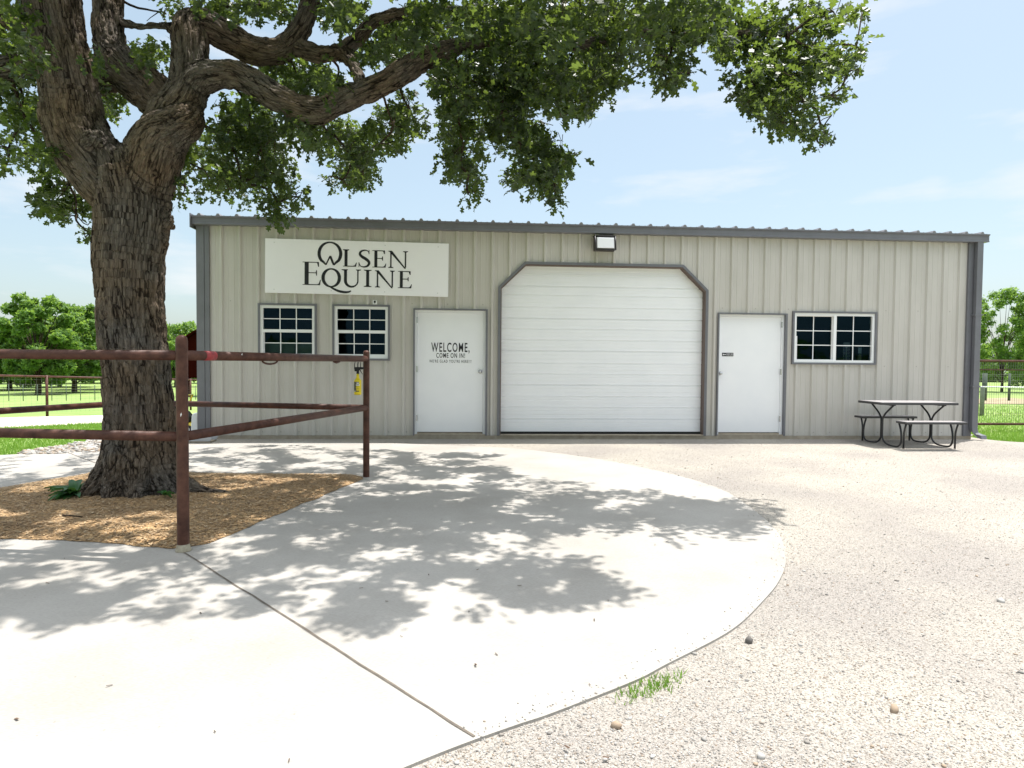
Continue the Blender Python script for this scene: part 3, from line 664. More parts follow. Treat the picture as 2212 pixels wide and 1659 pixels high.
# ---------------- name sign ----------------
SL=Vector((.732,0,2.423)); slope=-.0078
sg=thing('business_sign','long white sign board reading OLSEN EQUINE above the left windows','sign',loc=(.73,-.034,2.422)); sg.rotation_euler=(0,-slope,0)
sg.rotation_euler=(0,math.atan(.0078),0)
MB().box(0,3.08,-.016,0,0,.913).build('board',M['sign'],sg,bevel=.002)
PSC=mat('pale_screw',(.62,.62,.63),.4)
for x,z in ((.15,.85),(2.0,.85),(2.9,.85),(.15,.06),(1.1,.06),(2.0,.06),(2.9,.06)): MB().lathe([(0,-.0195),(.006,-.019),(.009,-.016)],(x,0,z),10,'y').build('screw',PSC,sg)
YL0,YL1=-.0195,-.0165
def ribbon(mb,pts,ws):
    """variable-width pen stroke"""
    n=len(pts); Lp=[];Rp=[]; ws=[q*1.18 for q in ws]
    for i in range(n):
        a=Vector(pts[max(i-1,0)]);b=Vector(pts[min(i+1,n-1)]); t=(b-a).normalized(); nn=Vector((-t.y,t.x)); p=Vector(pts[i])
        Lp.append(p+nn*ws[i]/2); Rp.append(p-nn*ws[i]/2)
    for i in range(n-1): mb.prism([tuple(Lp[i]),tuple(Lp[i+1]),tuple(Rp[i+1]),tuple(Rp[i])],YL0,YL1)
def rc(mb,x0,x1,z0,z1): mb.prism([(x0,z0),(x1,z0),(x1,z1),(x0,z1)],YL0,YL1)
def foot(mb,xc,z,w_,up,st,t=.010):
    s=1 if up else -1   # serif slab with small brackets, body lies on the +s side
    mb.prism([(xc-w_/2,z),(xc+w_/2,z),(xc+w_/2,z+s*t),(xc+st/2,z+s*(t+.012)),(xc-st/2,z+s*(t+.012)),(xc-w_/2,z+s*t)],YL0,YL1)
def stem(mb,xc,z0,z1,st,sw=None):
    rc(mb,xc-st/2,xc+st/2,z0,z1); sw=sw or st+.055; foot(mb,xc,z0,sw,True,st); foot(mb,xc,z1,sw,False,st)
def gE(mb,x0,x1,z0,z1):
    h=z1-z0; st=.050*h/.29; xc=x0+.033+st/2
    rc(mb,xc-st/2,xc+st/2,z0,z1); rc(mb,x0,xc,z0,z0+.010); rc(mb,x0,xc,z1-.010,z1)
    e=x1-(.025*h/.29)
    rc(mb,xc,e,z1-.013,z1); mb.prism([(e,z1),(e-.030,z1-.013),(e-.012,z1-.06*h/.29),(e+.002,z1-.06*h/.29)],YL0,YL1)
    m_=z0+h*.53; a=e-.035; rc(mb,xc,a,m_-.006,m_+.007); mb.prism([(a,m_+.007),(a-.018,m_+.007),(a-.006,m_+.035*h/.29),(a+.004,m_+.035*h/.29),(a+.004,m_-.035*h/.29),(a-.006,m_-.035*h/.29),(a-.018,m_-.006),(a,m_-.006)],YL0,YL1)
    rc(mb,xc,x1-.03,z0,z0+.014); mb.prism([(x1-.055,z0),(x1-.012,z0),(x1,z0+.068*h/.29),(x1-.010,z0+.068*h/.29),(x1-.035,z0+.022),(x1-.060,z0+.014)],YL0,YL1)
def gN(mb,x0,x1,z0,z1):
    t=.024; a=x0+.045; b=x1-.045
    rc(mb,a-t/2,a+t/2,z0,z1-.01); foot(mb,a,z0,.085,True,t); rc(mb,b-t/2,b+t/2,z0+.01,z1); foot(mb,b,z1,.085,False,t)
    mb.prism([(x0,z1),(a+.018,z1),(b+.009,z0-.008),(b-.016,z0-.008),(a-.026,z1-.014),(x0,z1-.010)],YL0,YL1)
def arc(cx,cz,rx,rz,a0,a1,n=28): return [(cx+rx*math.cos(math.radians(a0+(a1-a0)*i/n)),cz+rz*math.sin(math.radians(a0+(a1-a0)*i/n))) for i in range(n+1)]
# sign-local coordinates: x-.73, z-2.422 (undo slope)
def lx(x): return x-.73
def lz(z,x=2.2): return z-2.422+.0078*(x-.73)
mb=MB()
# O with the W notch in its foot
a0=arc(lx(1.805),lz(3.105),.178,.185,-118+360-360,-118+0,1)
pts=arc(lx(1.805),lz(3.095),.180,.190,-38,218,44)
# left side runs down to the left tip, right side to the right tip
tipL=(lx(1.740),lz(2.905)); tipR=(lx(1.872),lz(2.905)); pk=(lx(1.809),lz(3.055))
pts=[tipR]+[(lx(1.905),lz(2.945))]+pts+[(lx(1.705),lz(2.945))]+[tipL]
ws=[.020,.030]+[.019+.026*abs(math.cos(math.radians(-38+256*i/44)))**1.3 for i in range(45)]+[.030,.020]
ribbon(mb,pts,ws); ribbon(mb,[tipL,((tipL[0]+pk[0])/2,(tipL[1]+pk[1])/2),pk],[.018,.018,.022]); ribbon(mb,[pk,((tipR[0]+pk[0])/2,(tipR[1]+pk[1])/2),tipR],[.030,.030,.026])
# L
z0,z1=lz(2.885),lz(3.175)
xc=lx(2.075); rc(mb,xc-.025,xc+.025,z0,z1); foot(mb,xc,z1,.105,False,.050); rc(mb,xc-.050,xc,z0,z0+.010); rc(mb,xc,lx(2.225),z0,z0+.014)
mb.prism([(lx(2.20),z0),(lx(2.243),z0),(lx(2.256),z0+.07),(lx(2.246),z0+.07),(lx(2.222),z0+.024),(lx(2.19),z0+.014)],YL0,YL1)
# S
sp=spline([(lx(2.462),z1-.055),(lx(2.44),z1-.018),(lx(2.385),z1-.006),(lx(2.325),z1-.030),(lx(2.308),z1-.075),(lx(2.345),z1-.118),(lx(2.40),z1-.150),(lx(2.45),z1-.190),(lx(2.462),z1-.232),(lx(2.43),z1-.275),(lx(2.37),z1-.289),(lx(2.315),z1-.272),(lx(2.292),z1-.222)],5,False)
K=len(sp)-1; ribbon(mb,sp,[.012+.030*math.sin(math.pi*min(1,max(0,(i/K-.10)/.80)))**1.2 for i in range(K+1)])
mb.prism([(lx(2.456),z1),(lx(2.466),z1),(lx(2.466),z1-.07),(lx(2.456),z1-.07)],YL0,YL1); mb.prism([(lx(2.286),z1-.215),(lx(2.298),z1-.215),(lx(2.298),z1-.292),(lx(2.288),z1-.292)],YL0,YL1)
gE(mb,lx(2.518),lx(2.752),z0-.002,z1-.002); gN(mb,lx(2.785),lx(3.122),z0-.004,z1-.004)
# EQUINE
gE(mb,lx(1.353),lx(1.656),lz(2.558),lz(2.948))
qz0,qz1=lz(2.53),lz(2.845); pts=arc(lx(1.83),(qz0+qz1)/2,.136,.150,0,360,48); ribbon(mb,pts,[.019+.028*abs(math.cos(math.radians(360*i/48)))**1.3 for i in range(49)])
tl=spline([(lx(1.80),qz0+.012),(lx(1.86),qz0-.022),(lx(1.95),qz0-.062),(lx(2.05),qz0-.080),(lx(2.12),qz0-.076),(lx(2.162),qz0-.055)],5,False); K=len(tl)-1
ribbon(mb,tl,[.014+.020*math.sin(math.pi*i/K) for i in range(K+1)])
z0,z1=lz(2.548),lz(2.838)
up=[(lx(2.068),z1-.01),(lx(2.068),z0+.10)]+[(lx(2.172)-.104*math.cos(math.radians(a)),z0+.098-.102*math.sin(math.radians(a))) for a in range(10,180,10)]+[(lx(2.276),z0+.10),(lx(2.276),z1-.01)]
K=len(up)-1; ribbon(mb,up,[.042]*2+[.042-.024*min(1,i/12) for i in range(K-3)]+[.018]*2)
foot(mb,lx(2.055),z1,.105,False,.042); foot(mb,lx(2.286),z1,.085,False,.014)
stem(mb,lx(2.441),z0,z1,.050,.13); gN(mb,lx(2.562),lx(2.902),z0-.004,z1-.004); gE(mb,lx(2.952),lx(3.19),z0-.006,z1-.006)
mb.build('lettering',M['black'],sg)

# small sensor above the second window
sn=MB().box(2.530,2.600,-.062,-.034,2.252,2.322).build('wall_sensor',M['vinyl'],bevel=.006); tag(sn,'tiny white sensor box above the second window','sensor')
MB().prism([(2.548,2.312),(2.582,2.312),(2.582,2.285),(2.565,2.264),(2.548,2.285)],-.066,-.0625).build('eye',M['black'],sn)
# flood light
fl=thing('flood_light','black wall pack light with white lens under the eave','light')
mb=MB(); v=[(6.335,-.034,3.475),(6.69,-.034,3.475),(6.69,-.034,3.23),(6.335,-.034,3.23),(6.335,-.165,3.475),(6.69,-.165,3.475),(6.69,-.215,3.235),(6.335,-.215,3.235)]
# housing as a tray: back, sides, rim
mb.add(v,[(0,1,2,3),(0,4,5,1),(3,2,6,7),(0,3,7,4),(1,5,6,2),(4,7,6,5)]); mb.box(6.32,6.705,-.18,-.034,3.477,3.492); mb.build('housing',M['fixture'],fl,bevel=.004)
def lerp(a,b,t): return tuple(a[i]+(b[i]-a[i])*t for i in range(3))
def tray(u,v_,d=.0):
    top=lerp((6.335,-.165,3.475),(6.69,-.165,3.475),u); bo=lerp((6.335,-.215,3.235),(6.69,-.215,3.235),u); p=lerp(top,bo,v_); return (p[0],p[1]-d*.98,p[2]-d*.2)
mb=MB(); q=[(.07,.10),(.93,.10),(.93,.91),(.07,.91)]; mb.add([tray(*a,.003) for a in q]+[tray(.5+(a[0]-.5)*.93,.5+(a[1]-.5)*.9,.028) for a in q],[(0,1,5,4),(1,2,6,5),(2,3,7,6),(3,0,4,7),(4,5,6,7)]); mb.build('lens',M['lens'],fl)
mb=MB(); 
for a,b in (((0,0),(1,0)),((1,0),(1,1)),((1,1),(0,1)),((0,1),(0,0))): mb.tube([tray(*a,.008),tray(*b,.008)],.009,6)
mb.build('rim',M['fixture'],fl)
mb=MB(); mb.box(6.43,6.60,-.036,-.03,3.49,3.52); mb.build('bracket',M['fixture'],fl)

# ---------------- pipe fence round the oak ----------------
fn=thing('pipe_fence','rust brown welded pipe corral round the big oak','fence')
FPt=[(2.205,-6.575),(3.005,-3.73),(.10,-3.02),(-1.25,-6.0)]
for i,(x,y) in enumerate(FPt):
    r=.039; prof=[(r,-.12),(r,1.402),(r*.97,1.415),(r*.85,1.428),(r*.6,1.439),(r*.3,1.444),(0,1.445)] if i==0 else [(r*.93,-.12),(r*.93,1.37),(r*.9,1.382),(r*.7,1.393),(r*.4,1.399),(0,1.40)]
    p=MB().lathe(prof,(x,y,0),28).build('post',M['pipe'],fn)
for i in range(4):
    a,b=FPt[i],FPt[(i+1)%4]; A_=Vector((a[0],a[1],0));B_=Vector((b[0],b[1],0)); t=(B_-A_).normalized()*.02
    for z in (.745,1.305):
        r=MB().tube([tuple(A_+t+Vector((0,0,z))),tuple(B_-t+Vector((0,0,z)))],.0345,24).build('rail',M['pipe'],fn)
        if i==0 and z>1:
            R0=r
A_=Vector((2.205,-6.575,1.305)); t=(Vector((3.005,-3.73,1.305))-A_).normalized()
MB().tube([A_+t*.215,A_+t*.33],.0352,24).build('red_band',M['red'],fn)
M['fleck']=mat('bare_fleck',(.75,.74,.72),.6)
def fleck(p,d1,n):
    mb=MB(); d2=n.cross(d1); q=[p-d1*.016,p-d2*.004,p+d1*.014+d2*.003,p+d2*.006]; mb.add([tuple(a+n*.0006) for a in q]+[tuple(a-n*.002) for a in q],[(0,1,2,3),(4,7,6,5),(0,4,5,1),(1,5,6,2),(2,6,7,3),(3,7,4,0)]); mb.build('bare_fleck',M['fleck'],fn)
nn=Vector((0,-.95,.3)).normalized()
fleck(Vector((1.42,-6.44,1.305))+nn*.0345,Vector((.15,.3,1)).normalized(),nn); n2=Vector((.8,-.5,.35)).normalized(); n2=(n2-t*n2.dot(t)).normalized(); fleck(A_+t*.62+n2*.0345,(Vector((0,0,1))+t*.8).normalized(),n2)
n3=Vector((.25,-.97,0)); fleck(Vector((2.205,-6.575,.90))+n3*.039,Vector((.3,0,1)).normalized(),n3)
hk=MB(); hk.tube([tuple(A_+t*(1.05+.11*math.cos(a))+Vector((0,0,-.030-.030*math.sin(a)))) for a in [math.pi*i/12 for i in range(13)]],.008,10); hk.build('hook',M['pipe'],fn)
mb=MB(); mb.tube([tuple(A_+t*2.18+Vector((0,0,-.034))),tuple(A_+t*2.24+Vector((0,0,-.045))),tuple(A_+t*2.30+Vector((0,0,-.034)))],.012,8); mb.build('weld',M['pipe'],fn)
mb=MB(); mb.lathe([(.052,G+.002),(.050,G+.012),(.0395,G+.05)],(2.205,-6.575,0),20); mb.build('footing',mat('cement_smear',(.40,.36,.27),.9,noise_c=(.25,.2,.13),nscale=25),fn)

# spray bottle hanging from the rail
bx=A_+t*2.76; BX,BY=bx.x-.004,bx.y-.045
sb=thing('spray_bottle','yellow spray bottle with black trigger hanging from the rail','spray bottle',loc=(BX,BY,0))
prof=[(0,.905),(.036,.905),(.040,.911),(.0405,.935),(.0395,1.035),(.0405,1.058),(.039,1.066),(.030,1.076),(.020,1.086),(.0165,1.10),(.0135,1.140),(.0,1.140)]
M['bottlem']=M['yellow']; bd=MB().lathe(prof,(0,0,0),28).build('bottle',M['yellow'],sb)
lb=MB(); v=[];f=[]
for i in range(17):
    a=math.radians(-200+i*170/16-30); 
    for z in (.940,1.050): v.append((.0412*math.cos(a),.0412*math.sin(a),z))
for i in range(16): f.append((2*i,2*i+2,2*i+3,2*i+1))
M['labelb']=mat('label_black',(.035,.03,.02),.4,noise_c=(.2,.17,.08),nscale=60); lb.add(v,f,True); lo=lb.build('wrap',M['labelb'],bd)
def lab(a0,a1,z0,z1,m,R_=.0418):
    q=MB(); v=[];n=6
    for i in range(n+1):
        a=math.radians(a0+(a1-a0)*i/n); v+=[(R_*math.cos(a),R_*math.sin(a),z0),(R_*math.cos(a),R_*math.sin(a),z1)]
    q.add(v,[(2*i,2*i+2,2*i+3,2*i+1) for i in range(n)],True); return q.build('print',m,lo)
lab(-98,-62,1.030,1.040,M['vinyl']); lab(-108,-50,1.010,1.019,M['vinyl']); lab(-104,-55,.996,1.006,M['yellow']); lab(-106,-50,.975,.991,M['yellow']); lab(-100,-52,.952,.970,M['yellow']); lab(-135,-118,.942,.952,M['vinyl'])
mb=MB(); mb.lathe([(.015,1.136),(.015,1.158),(.011,1.164)],(0,0,0),16); mb.box(-.030,.052,-.012,.012,1.185,1.212); mb.prism([(-.034,1.165),(.014,1.160),(.018,1.188),(-.034,1.200)],-.013,.013); mb.lathe([(0,0),(.011,0),(.013,.014),(.009,.018),(0,.018)],(.050,0,1.199),12,'x')
hd=mb.build('sprayer_head',M['rubber'],sb,bevel=.002)
MB().prism([(.014,1.188),(.026,1.188),(.050,1.142),(.056,1.128),(.046,1.138),(.024,1.172)],-.005,.005).build('trigger',M['rubber'],hd)
mb=MB(); mb.tube([(-.030,0,1.17),(-.036,0,1.195),(-.036,0,1.235),(-.034,.02,1.262),(-.034,.05,1.283)],.004,8); mb.tube([(.002,-.004,1.20),(.002,-.004,1.24),(.002,.012,1.266)],.006,8); mb.tube([(.030,0,1.20),(.030,0,1.24),(.030,.012,1.266)],.004,8); mb.build('hanger',M['rubber'],sb)

# ---------------- picnic table ----------------
pt=thing('picnic_table','grey topped picnic table with two attached benches on black tube legs','picnic table',loc=(11.56,-.86,G))
def slab_top(x0,x1,y0,y1,z,t,name):
    o=MB().box(x0,x1,y0,y1,z-t,z-.004).build(name,M['bench_edge'],pt,bevel=.006); MB().box(x0+.012,x1-.012,y0+.012,y1-.012,z-.004,z).build('deck',M['bench_top'],o); return o
slab_top(-.66,.66,-.32,.32,.73,.042,'tabletop')
slab_top(-.50,.51,-.70,-.44,.445,.038,'bench'); slab_top(-.52,.49,.40,.64,.445,.038,'bench')
def arcp(c,r,a0,a1,n=7): return [(c[0]+r*math.cos(math.radians(a0+(a1-a0)*i/n)),c[1]+r*math.sin(math.radians(a0+(a1-a0)*i/n))) for i in range(n+1)]
for X in (-.435,.435):
    for s in (-1,1):
        # splayed arm, stem, swept foot out to the bench
        yz=[(.30,.69),(.14,.575),(.075,.52),(.03,.455),(.018,.40),(.018,.17),(.03,.105),(.075,.055),(.14,.028),(.22,.016),(.36,.014),(.43,.030),(.475,.075),(.49,.14),(.485,.24),(.46,.33),(.44,.375),(.43,.408)]
        if s>0: yz=[(y,z) for y,z in yz]
        ypts=spline(yz,3,False)
        MB().tube([(X,s*y,z) for y,z in ypts],.0145,10).build('leg',M['bench_frame'],pt)
        MB().tube([(X+.01,s*.585,.409),(X+.01,s*.555,.33),(X+.01,s*.535,.25),(X+.01,s*.53,.0)],.0145,10).build('leg',M['bench_frame'],pt)
    mb=MB(); mb.box(X-.02,X+.02,-.31,.31,.672,.688); mb.box(X-.02,X+.02,-.68,-.46,.398,.407); mb.box(X-.02,X+.02,.43,.62,.398,.407); mb.build('bracket',M['bench_frame'],pt)

# ---------------- oak tree ----------------
TY=-4.62
oak=thing('oak_tree','massive old oak with forked limbs and rough bark beside the drive','tree')
def W(px,py,Y): return at(px,py,Y)
limbs=[]  # (points, radii)
def limb(lst):
    P_=[tuple(W(px,py,Y)) for px,py,Y,_ in lst]; R_=[r*.905 for *_,r in lst]
    q=spline([(*p,r) for p,r in zip(P_,R_)],5,False); limbs.append(([Vector(a[:3]) for a in q],[a[3] for a in q]))
b0=gp(300,1075); 
limb([(300,1120,TY,.44),(302,1070,TY,.39),(305,1010,TY,.355),(303,950,TY,.348),(299,860,TY,.340),(291,760,TY,.332),(282,660,TY,.328),(280,560,TY,.342),(286,490,TY,.358),(286,425,TY,.372),(275,375,TY,.385)])
limb([(287,440,TY,.29),(235,385,TY-.03,.33),(190,330,TY-.08,.325),(160,265,TY-.14,.295),(152,205,TY-.2,.275),(140,140,TY-.28,.262),(122,70,TY-.34,.262),(106,0,TY-.4,.27),(88,-90,TY-.5,.25),(95,-220,TY-.6,.20),(150,-380,TY-.7,.13)])      # A
limb([(290,430,TY,.33),(325,350,TY-.05,.30),(350,300,TY-.08,.27),(370,255,TY-.1,.24),(402,205,TY-.1,.205),(412,150,TY-.08,.185),(410,95,TY-.06,.18),(412,55,TY,.17),(450,58,TY+.05,.16),(500,85,TY+.1,.155),(555,108,TY+.15,.15),(605,108,TY+.2,.14),(640,75,TY+.2,.12),(665,25,TY+.2,.11),(690,-60,TY+.3,.10),(760,-180,TY+.4,.07)]) # B
limb([(325,365,TY-.1,.26),(345,300,TY-.22,.25),(372,280,TY-.24,.21),(402,262,TY-.22,.17),(415,245,TY-.15,.12)])   # burl
limb([(395,215,TY-.1,.19),(425,175,TY-.12,.17),(465,160,TY-.15,.145),(515,163,TY-.2,.140),(560,188,TY-.22,.140),(610,218,TY-.25,.138),(672,240,TY-.25,.140),(715,232,TY-.25,.130),(765,206,TY-.25,.125),(825,180,TY-.28,.122),(868,156,TY-.3,.115),(915,130,TY-.3,.105),(965,108,TY-.32,.095),(1020,92,TY-.35,.085),(1090,78,TY-.35,.08),(1160,80,TY-.38,.075),(1230,98,TY-.4,.066),(1300,90,TY-.4,.05),(1400,70,TY-.45,.042),(1500,80,TY-.45,.034),(1600,70,TY-.45,.028),(1700,80,TY-.45,.018)]) # C
limb([(640,100,TY+.2,.10),(690,118,TY+.2,.10),(735,112,TY+.2,.088),(770,85,TY+.15,.078),(808,46,TY+.15,.07),(850,32,TY+.1,.058),(920,22,TY+.1,.045),(985,27,TY+.1,.036),(1040,62,TY+.05,.026)])
limb([(722,112,TY+.2,.085),(752,122,TY+.15,.075),(768,150,TY,.062),(780,185,TY-.15,.055)])
limb([(365,235,TY+.1,.22),(335,205,TY+.22,.23),(300,180,TY+.28,.23),(262,148,TY+.33,.21),(238,100,TY+.4,.175),(233,30,TY+.45,.16),(236,-50,TY+.5,.15),(225,-160,TY+.6,.12),(260,-300,TY+.7,.08)]) # D
limb([(225,170,TY+.3,.20),(150,140,TY+.3,.17),(80,128,TY+.3,.155),(0,145,TY+.3,.14),(-110,110,TY+.3,.12),(-240,60,TY+.3,.08),(-400,60,TY+.3,.05)])  # E
limb([(120,140,TY+.2,.13),(70,90,TY+.2,.105),(20,45,TY+.2,.09),(-40,-20,TY+.2,.075),(-120,-140,TY+.2,.05)])
limb([(265,48,TY+.42,.045),(300,56,TY+.3,.040),(345,55,TY+.2,.036),(385,72,TY+.05,.032),(405,90,TY,.03)])
limb([(1180,80,TY-.3,.05),(1260,30,TY-.1,.04),(1350,-20,TY,.035)])
# roots
def root(x,y,l_,r0,dx,dy,z1=-.03):
    p=[(x-dx*.07,y-dy*.07,.85,r0*.75),(x-dx*.035,y-dy*.035,.55,r0*.9),(x,y,.30,r0),(x+dx*l_*.35,y+dy*l_*.35,.10,r0*.8),(x+dx*l_*.7,y+dy*l_*.7,z1+.02,r0*.55),(x+dx*l_,y+dy*l_,z1-.05,r0*.3)]
    q=spline(p,4,False); limbs.append(([Vector(a[:3]) for a in q],[a[3] for a in q]))
TX=at(300,1000,TY).x
for a in range(0,360,40):
    c,s=math.cos(math.radians(a+12)),math.sin(math.radians(a+12)); root(TX+c*.19,TY+s*.19,.25+.08*math.sin(a*2.3),.16,c,s)
rt=[(TX+.30,TY-.05,.13,.13),(TX+.50,TY-.08,.03,.085),(TX+.68,TY-.12,-.015,.055),(TX+.85,TY-.14,-.02,.04),(TX+1.05,TY-.16,-.045,.03)]
q=spline(rt,4,False); limbs.append(([Vector(a[:3]) for a in q],[a[3] for a in q]))
for k,(px,py,dy,r) in enumerate([(418,258,-.12,.085),(207,300,-.30,.10),(120,270,-.24,.10),(360,478,.0,.10),(352,520,0,.06)]):
    p=W(px,py,TY+dy); limbs.append(([p-Vector((.05,.02,.05)),p,p+Vector((.03,-.01,.04))],[r*.8,r,r*.5]))
mb=MB()
for P_,R_ in limbs:
    mb.tube(P_,R_,18)
    for e,i in ((P_[0],0),(P_[-1],-1)): mb.v+= [tuple(e+Vector(c)*R_[i]*.93) for c in ICO_V]; o_=len(mb.v)-12; mb.f+=[tuple(int(k)+o_ for k in t_) for t_ in ICO_F]; mb.sm+=[True]*20
tmp=mb.build('tmp',None)
rm=tmp.modifiers.new('r','REMESH'); rm.mode='VOXEL'; rm.voxel_size=.0105; rm.adaptivity=0
bpy.context.view_layer.update()
me=bpy.data.meshes.new_from_object(tmp.evaluated_get(bpy.context.evaluated_depsgraph_get())); bpy.data.objects.remove(tmp)
n=len(me.vertices); co=np.empty(n*3,np.float32); me.vertices.foreach_get('co',co); co=co.reshape(-1,3).astype(float)
# light smoothing of the blend between limbs
ne=len(me.edges); ed=np.empty(ne*2,np.int32); me.edges.foreach_get('vertices',ed); ed=ed.reshape(-1,2)
deg=np.bincount(ed.ravel(),minlength=n)[:,None]
for it in range(5):
    acc=np.zeros_like(co); np.add.at(acc,ed[:,0],co[ed[:,1]]); np.add.at(acc,ed[:,1],co[ed[:,0]]); co=co*.4+.6*acc/np.maximum(deg,1)
# bark coordinates: a twist-free frame carried along each limb
SA=[];SB=[];SR=[];SS=[];FU=[];FV=[];LO=[]
for li,(P_,R_) in enumerate(limbs):
    sacc=0; t0=(P_[1]-P_[0]).normalized(); u=Vector((1,0,0))-t0*t0.x
    if u.length<.2: u=Vector((0,1,0))-t0*t0.y
    u.normalize()
    for a,b,r in zip(P_[:-1],P_[1:],R_[:-1]):
        t_=(b-a).normalized(); u=(u-t_*u.dot(t_)).normalized(); v_=t_.cross(u)
        SA.append(a[:]);SB.append(b[:]);SR.append(r);SS.append(sacc);FU.append(u[:]);FV.append(v_[:]);LO.append(li*7.3); sacc+=(b-a).length
SA,SB,SR,SS,FU,FV,LO=map(np.array,(SA,SB,SR,SS,FU,FV,LO))
D=SB-SA; LL=(D**2).sum(1); LN=np.sqrt(LL)
bco=np.zeros_like(co)
for c0 in range(0,n,20000):
    c=co[c0:c0+20000]; t_=np.clip(((c[:,None]-SA[None])*D[None]).sum(2)/LL[None],0,1); q=SA[None]+t_[:,:,None]*D[None]; d=np.linalg.norm(c[:,None]-q,axis=2)/SR[None]
    k=d.argmin(1); ii=np.arange(len(c)); off=c-q[ii,k]
    bco[c0:c0+20000]=np.stack([(off*FU[k]).sum(1),(off*FV[k]).sum(1),(SS[k]+t_[ii,k]*LN[k])*.22+LO[k]],1)
me.vertices.foreach_set('co',co.astype(np.float32).ravel()); me.update()
nr=np.empty(n*3,np.float32); me.vertices.foreach_get('normal',nr); nr=nr.reshape(-1,3)
disp=np.zeros(n)
for i in range(n):
    p=Vector(bco[i]); wv=noise.noise_vector(p*12)*.034+noise.noise_vector(p*31)*.010
    d_,_=noise.voronoi((p+wv)*(21.0 if noise.noise(p*5+Vector((9,0,0)))>0 else 21.0))
    e=min(1,(d_[1]-d_[0])*2.4); e2=noise.noise(p*60); e3=noise.noise(Vector(co[i])*3.5); e4=noise.noise(p*11)
    disp[i]=(e**.7-.7)*.026+e2*.005+e3*.020+e4*.008
co2=co+nr*disp[:,None]
me.vertices.foreach_set('co',co2.astype(np.float32).ravel())
a=me.attributes.new('barkco','FLOAT_VECTOR','POINT'); a.data.foreach_set('vector',bco.astype(np.float32).ravel())
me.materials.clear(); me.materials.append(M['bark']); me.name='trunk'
me.polygons.foreach_set('use_smooth',np.ones(len(me.polygons),bool)); me.update()
o=bpy.data.objects.new('trunk',me); COL.objects.link(o); o.parent=oak

# crown: clumps seen in frame (px,py,rx,ry,density,Y,spread)
C_=[(225,205,40,45,1,-3.4,.3),(200,150,30,50,.8,-3.4,.3),(60,100,60,50,.7,-3.8,.4),(30,25,70,60,.7,-4,.5),(45,190,75,60,.9,-4,.5),(60,255,55,50,.7,-3.9,.4),(110,330,80,60,.9,-4,.5),(150,400,90,65,1,-4,.5),(165,465,60,45,.9,-4,.4),(192,503,26,22,.7,-4,.3),(18,320,28,45,.35,-4.1,.3),(5,370,14,25,.4,-4.2,.3),
(290,115,45,40,.35,-3.6,.4),(345,25,50,30,.25,-3.9,.4),(320,110,35,40,.4,-3.6,.4),(395,345,38,50,.5,-4,.3),(440,365,60,55,.6,-4.1,.4),(400,405,30,28,.4,-4,.3),(520,400,70,45,.85,-4.3,.4),(580,370,55,60,1,-4.4,.4),(600,440,42,34,.95,-4.4,.3),(600,478,28,22,.9,-4.4,.2),(640,425,22,24,.5,-4.4,.2),(480,290,48,65,.75,-4.2,.4),(540,255,60,55,.85,-4.3,.4),(560,330,60,60,.9,-4.3,.4),
(650,275,55,38,.75,-4.6,.3),(720,290,60,42,.75,-4.7,.3),(755,335,52,45,.8,-4.7,.3),(785,372,42,30,.75,-4.7,.3),(740,390,45,14,.5,-4.7,.2),(850,270,55,45,.6,-4.8,.3),(888,240,38,40,.6,-4.8,.3),(820,310,38,30,.6,-4.8,.3),
(650,180,90,45,.7,-4,.5),(590,145,45,30,.6,-4,.4),(720,195,60,35,.6,-4,.5),(480,15,60,26,.45,-4,.4),(560,10,50,18,.5,-4,.4),(620,25,50,30,.7,-4,.4),(745,30,60,40,.7,-4.2,.5),(850,90,80,50,.8,-4.2,.5),(780,100,50,40,.5,-4,.4),
(930,60,90,60,1,-4.5,.7),(1040,60,80,60,1,-4.6,.7),(1150,60,100,70,1,-4.7,.7),(1260,60,90,70,1,-4.8,.7),(1370,50,80,60,1,-4.9,.6),(1480,40,80,60,.85,-5,.6),(1590,40,80,60,.8,-5,.6),(1700,50,90,60,.95,-5,.6),(1800,25,60,50,.9,-5,.6),
(1000,165,75,65,.9,-4.8,.6),(1100,170,90,75,1,-4.9,.6),(1195,165,95,70,1,-5,.6),(1285,150,65,60,.85,-5,.5),(1230,225,70,25,.45,-5,.4),
(990,235,45,60,.75,-5,.4),(1000,310,48,65,.95,-5,.35),(1012,378,36,38,.9,-5,.3),(1018,415,14,16,.6,-5,.15),
(1085,240,60,60,.95,-5,.4),(1125,310,55,55,.95,-5,.35),(1180,350,55,48,.9,-5,.35),(1200,398,48,28,.9,-5,.3),(1197,428,14,14,.6,-5,.12),(1130,375,45,28,.75,-5,.3),
(1335,110,32,50,.6,-5,.4),(1440,130,50,40,.75,-5,.4),(1440,172,36,22,.75,-5,.3),(1600,105,60,55,.9,-5,.5),(1622,165,58,45,.95,-5,.4),(1650,212,60,36,.85,-5,.4),(1700,150,75,65,.95,-5,.5),(1775,115,75,55,.9,-5,.5),(1850,100,36,42,.5,-5.2,.3),(1830,155,26,34,.4,-5.2,.3),(1740,225,72,45,.95,-5,.4),(1700,268,55,26,.85,-5,.3),(1772,283,34,30,.8,-5,.25),(1778,315,13,16,.6,-5,.12),(1795,205,40,30,.5,-5,.3)]
BARE=[(305,40,62,60),(570,55,48,26),(130,235,0.1,0.1),(905,215,14,40),(680,250,16,14),(420,385,16,16),(1065,395,13,50),(1525,165,35,50),(1380,175,22,40),(985,470,60,25),(930,330,28,70)]
def masked(px,py):
    for x,y,rx,ry in BARE:
        if ((px-x)/rx)**2+((py-y)/ry)**2<1: return False
    return True
def inmask(px,py):
    return masked(px,py) and any(((px-c[0])/c[2])**2+((py-c[1])/c[3])**2<.9 for c in C_)
sprigs=[]; nodes=[]
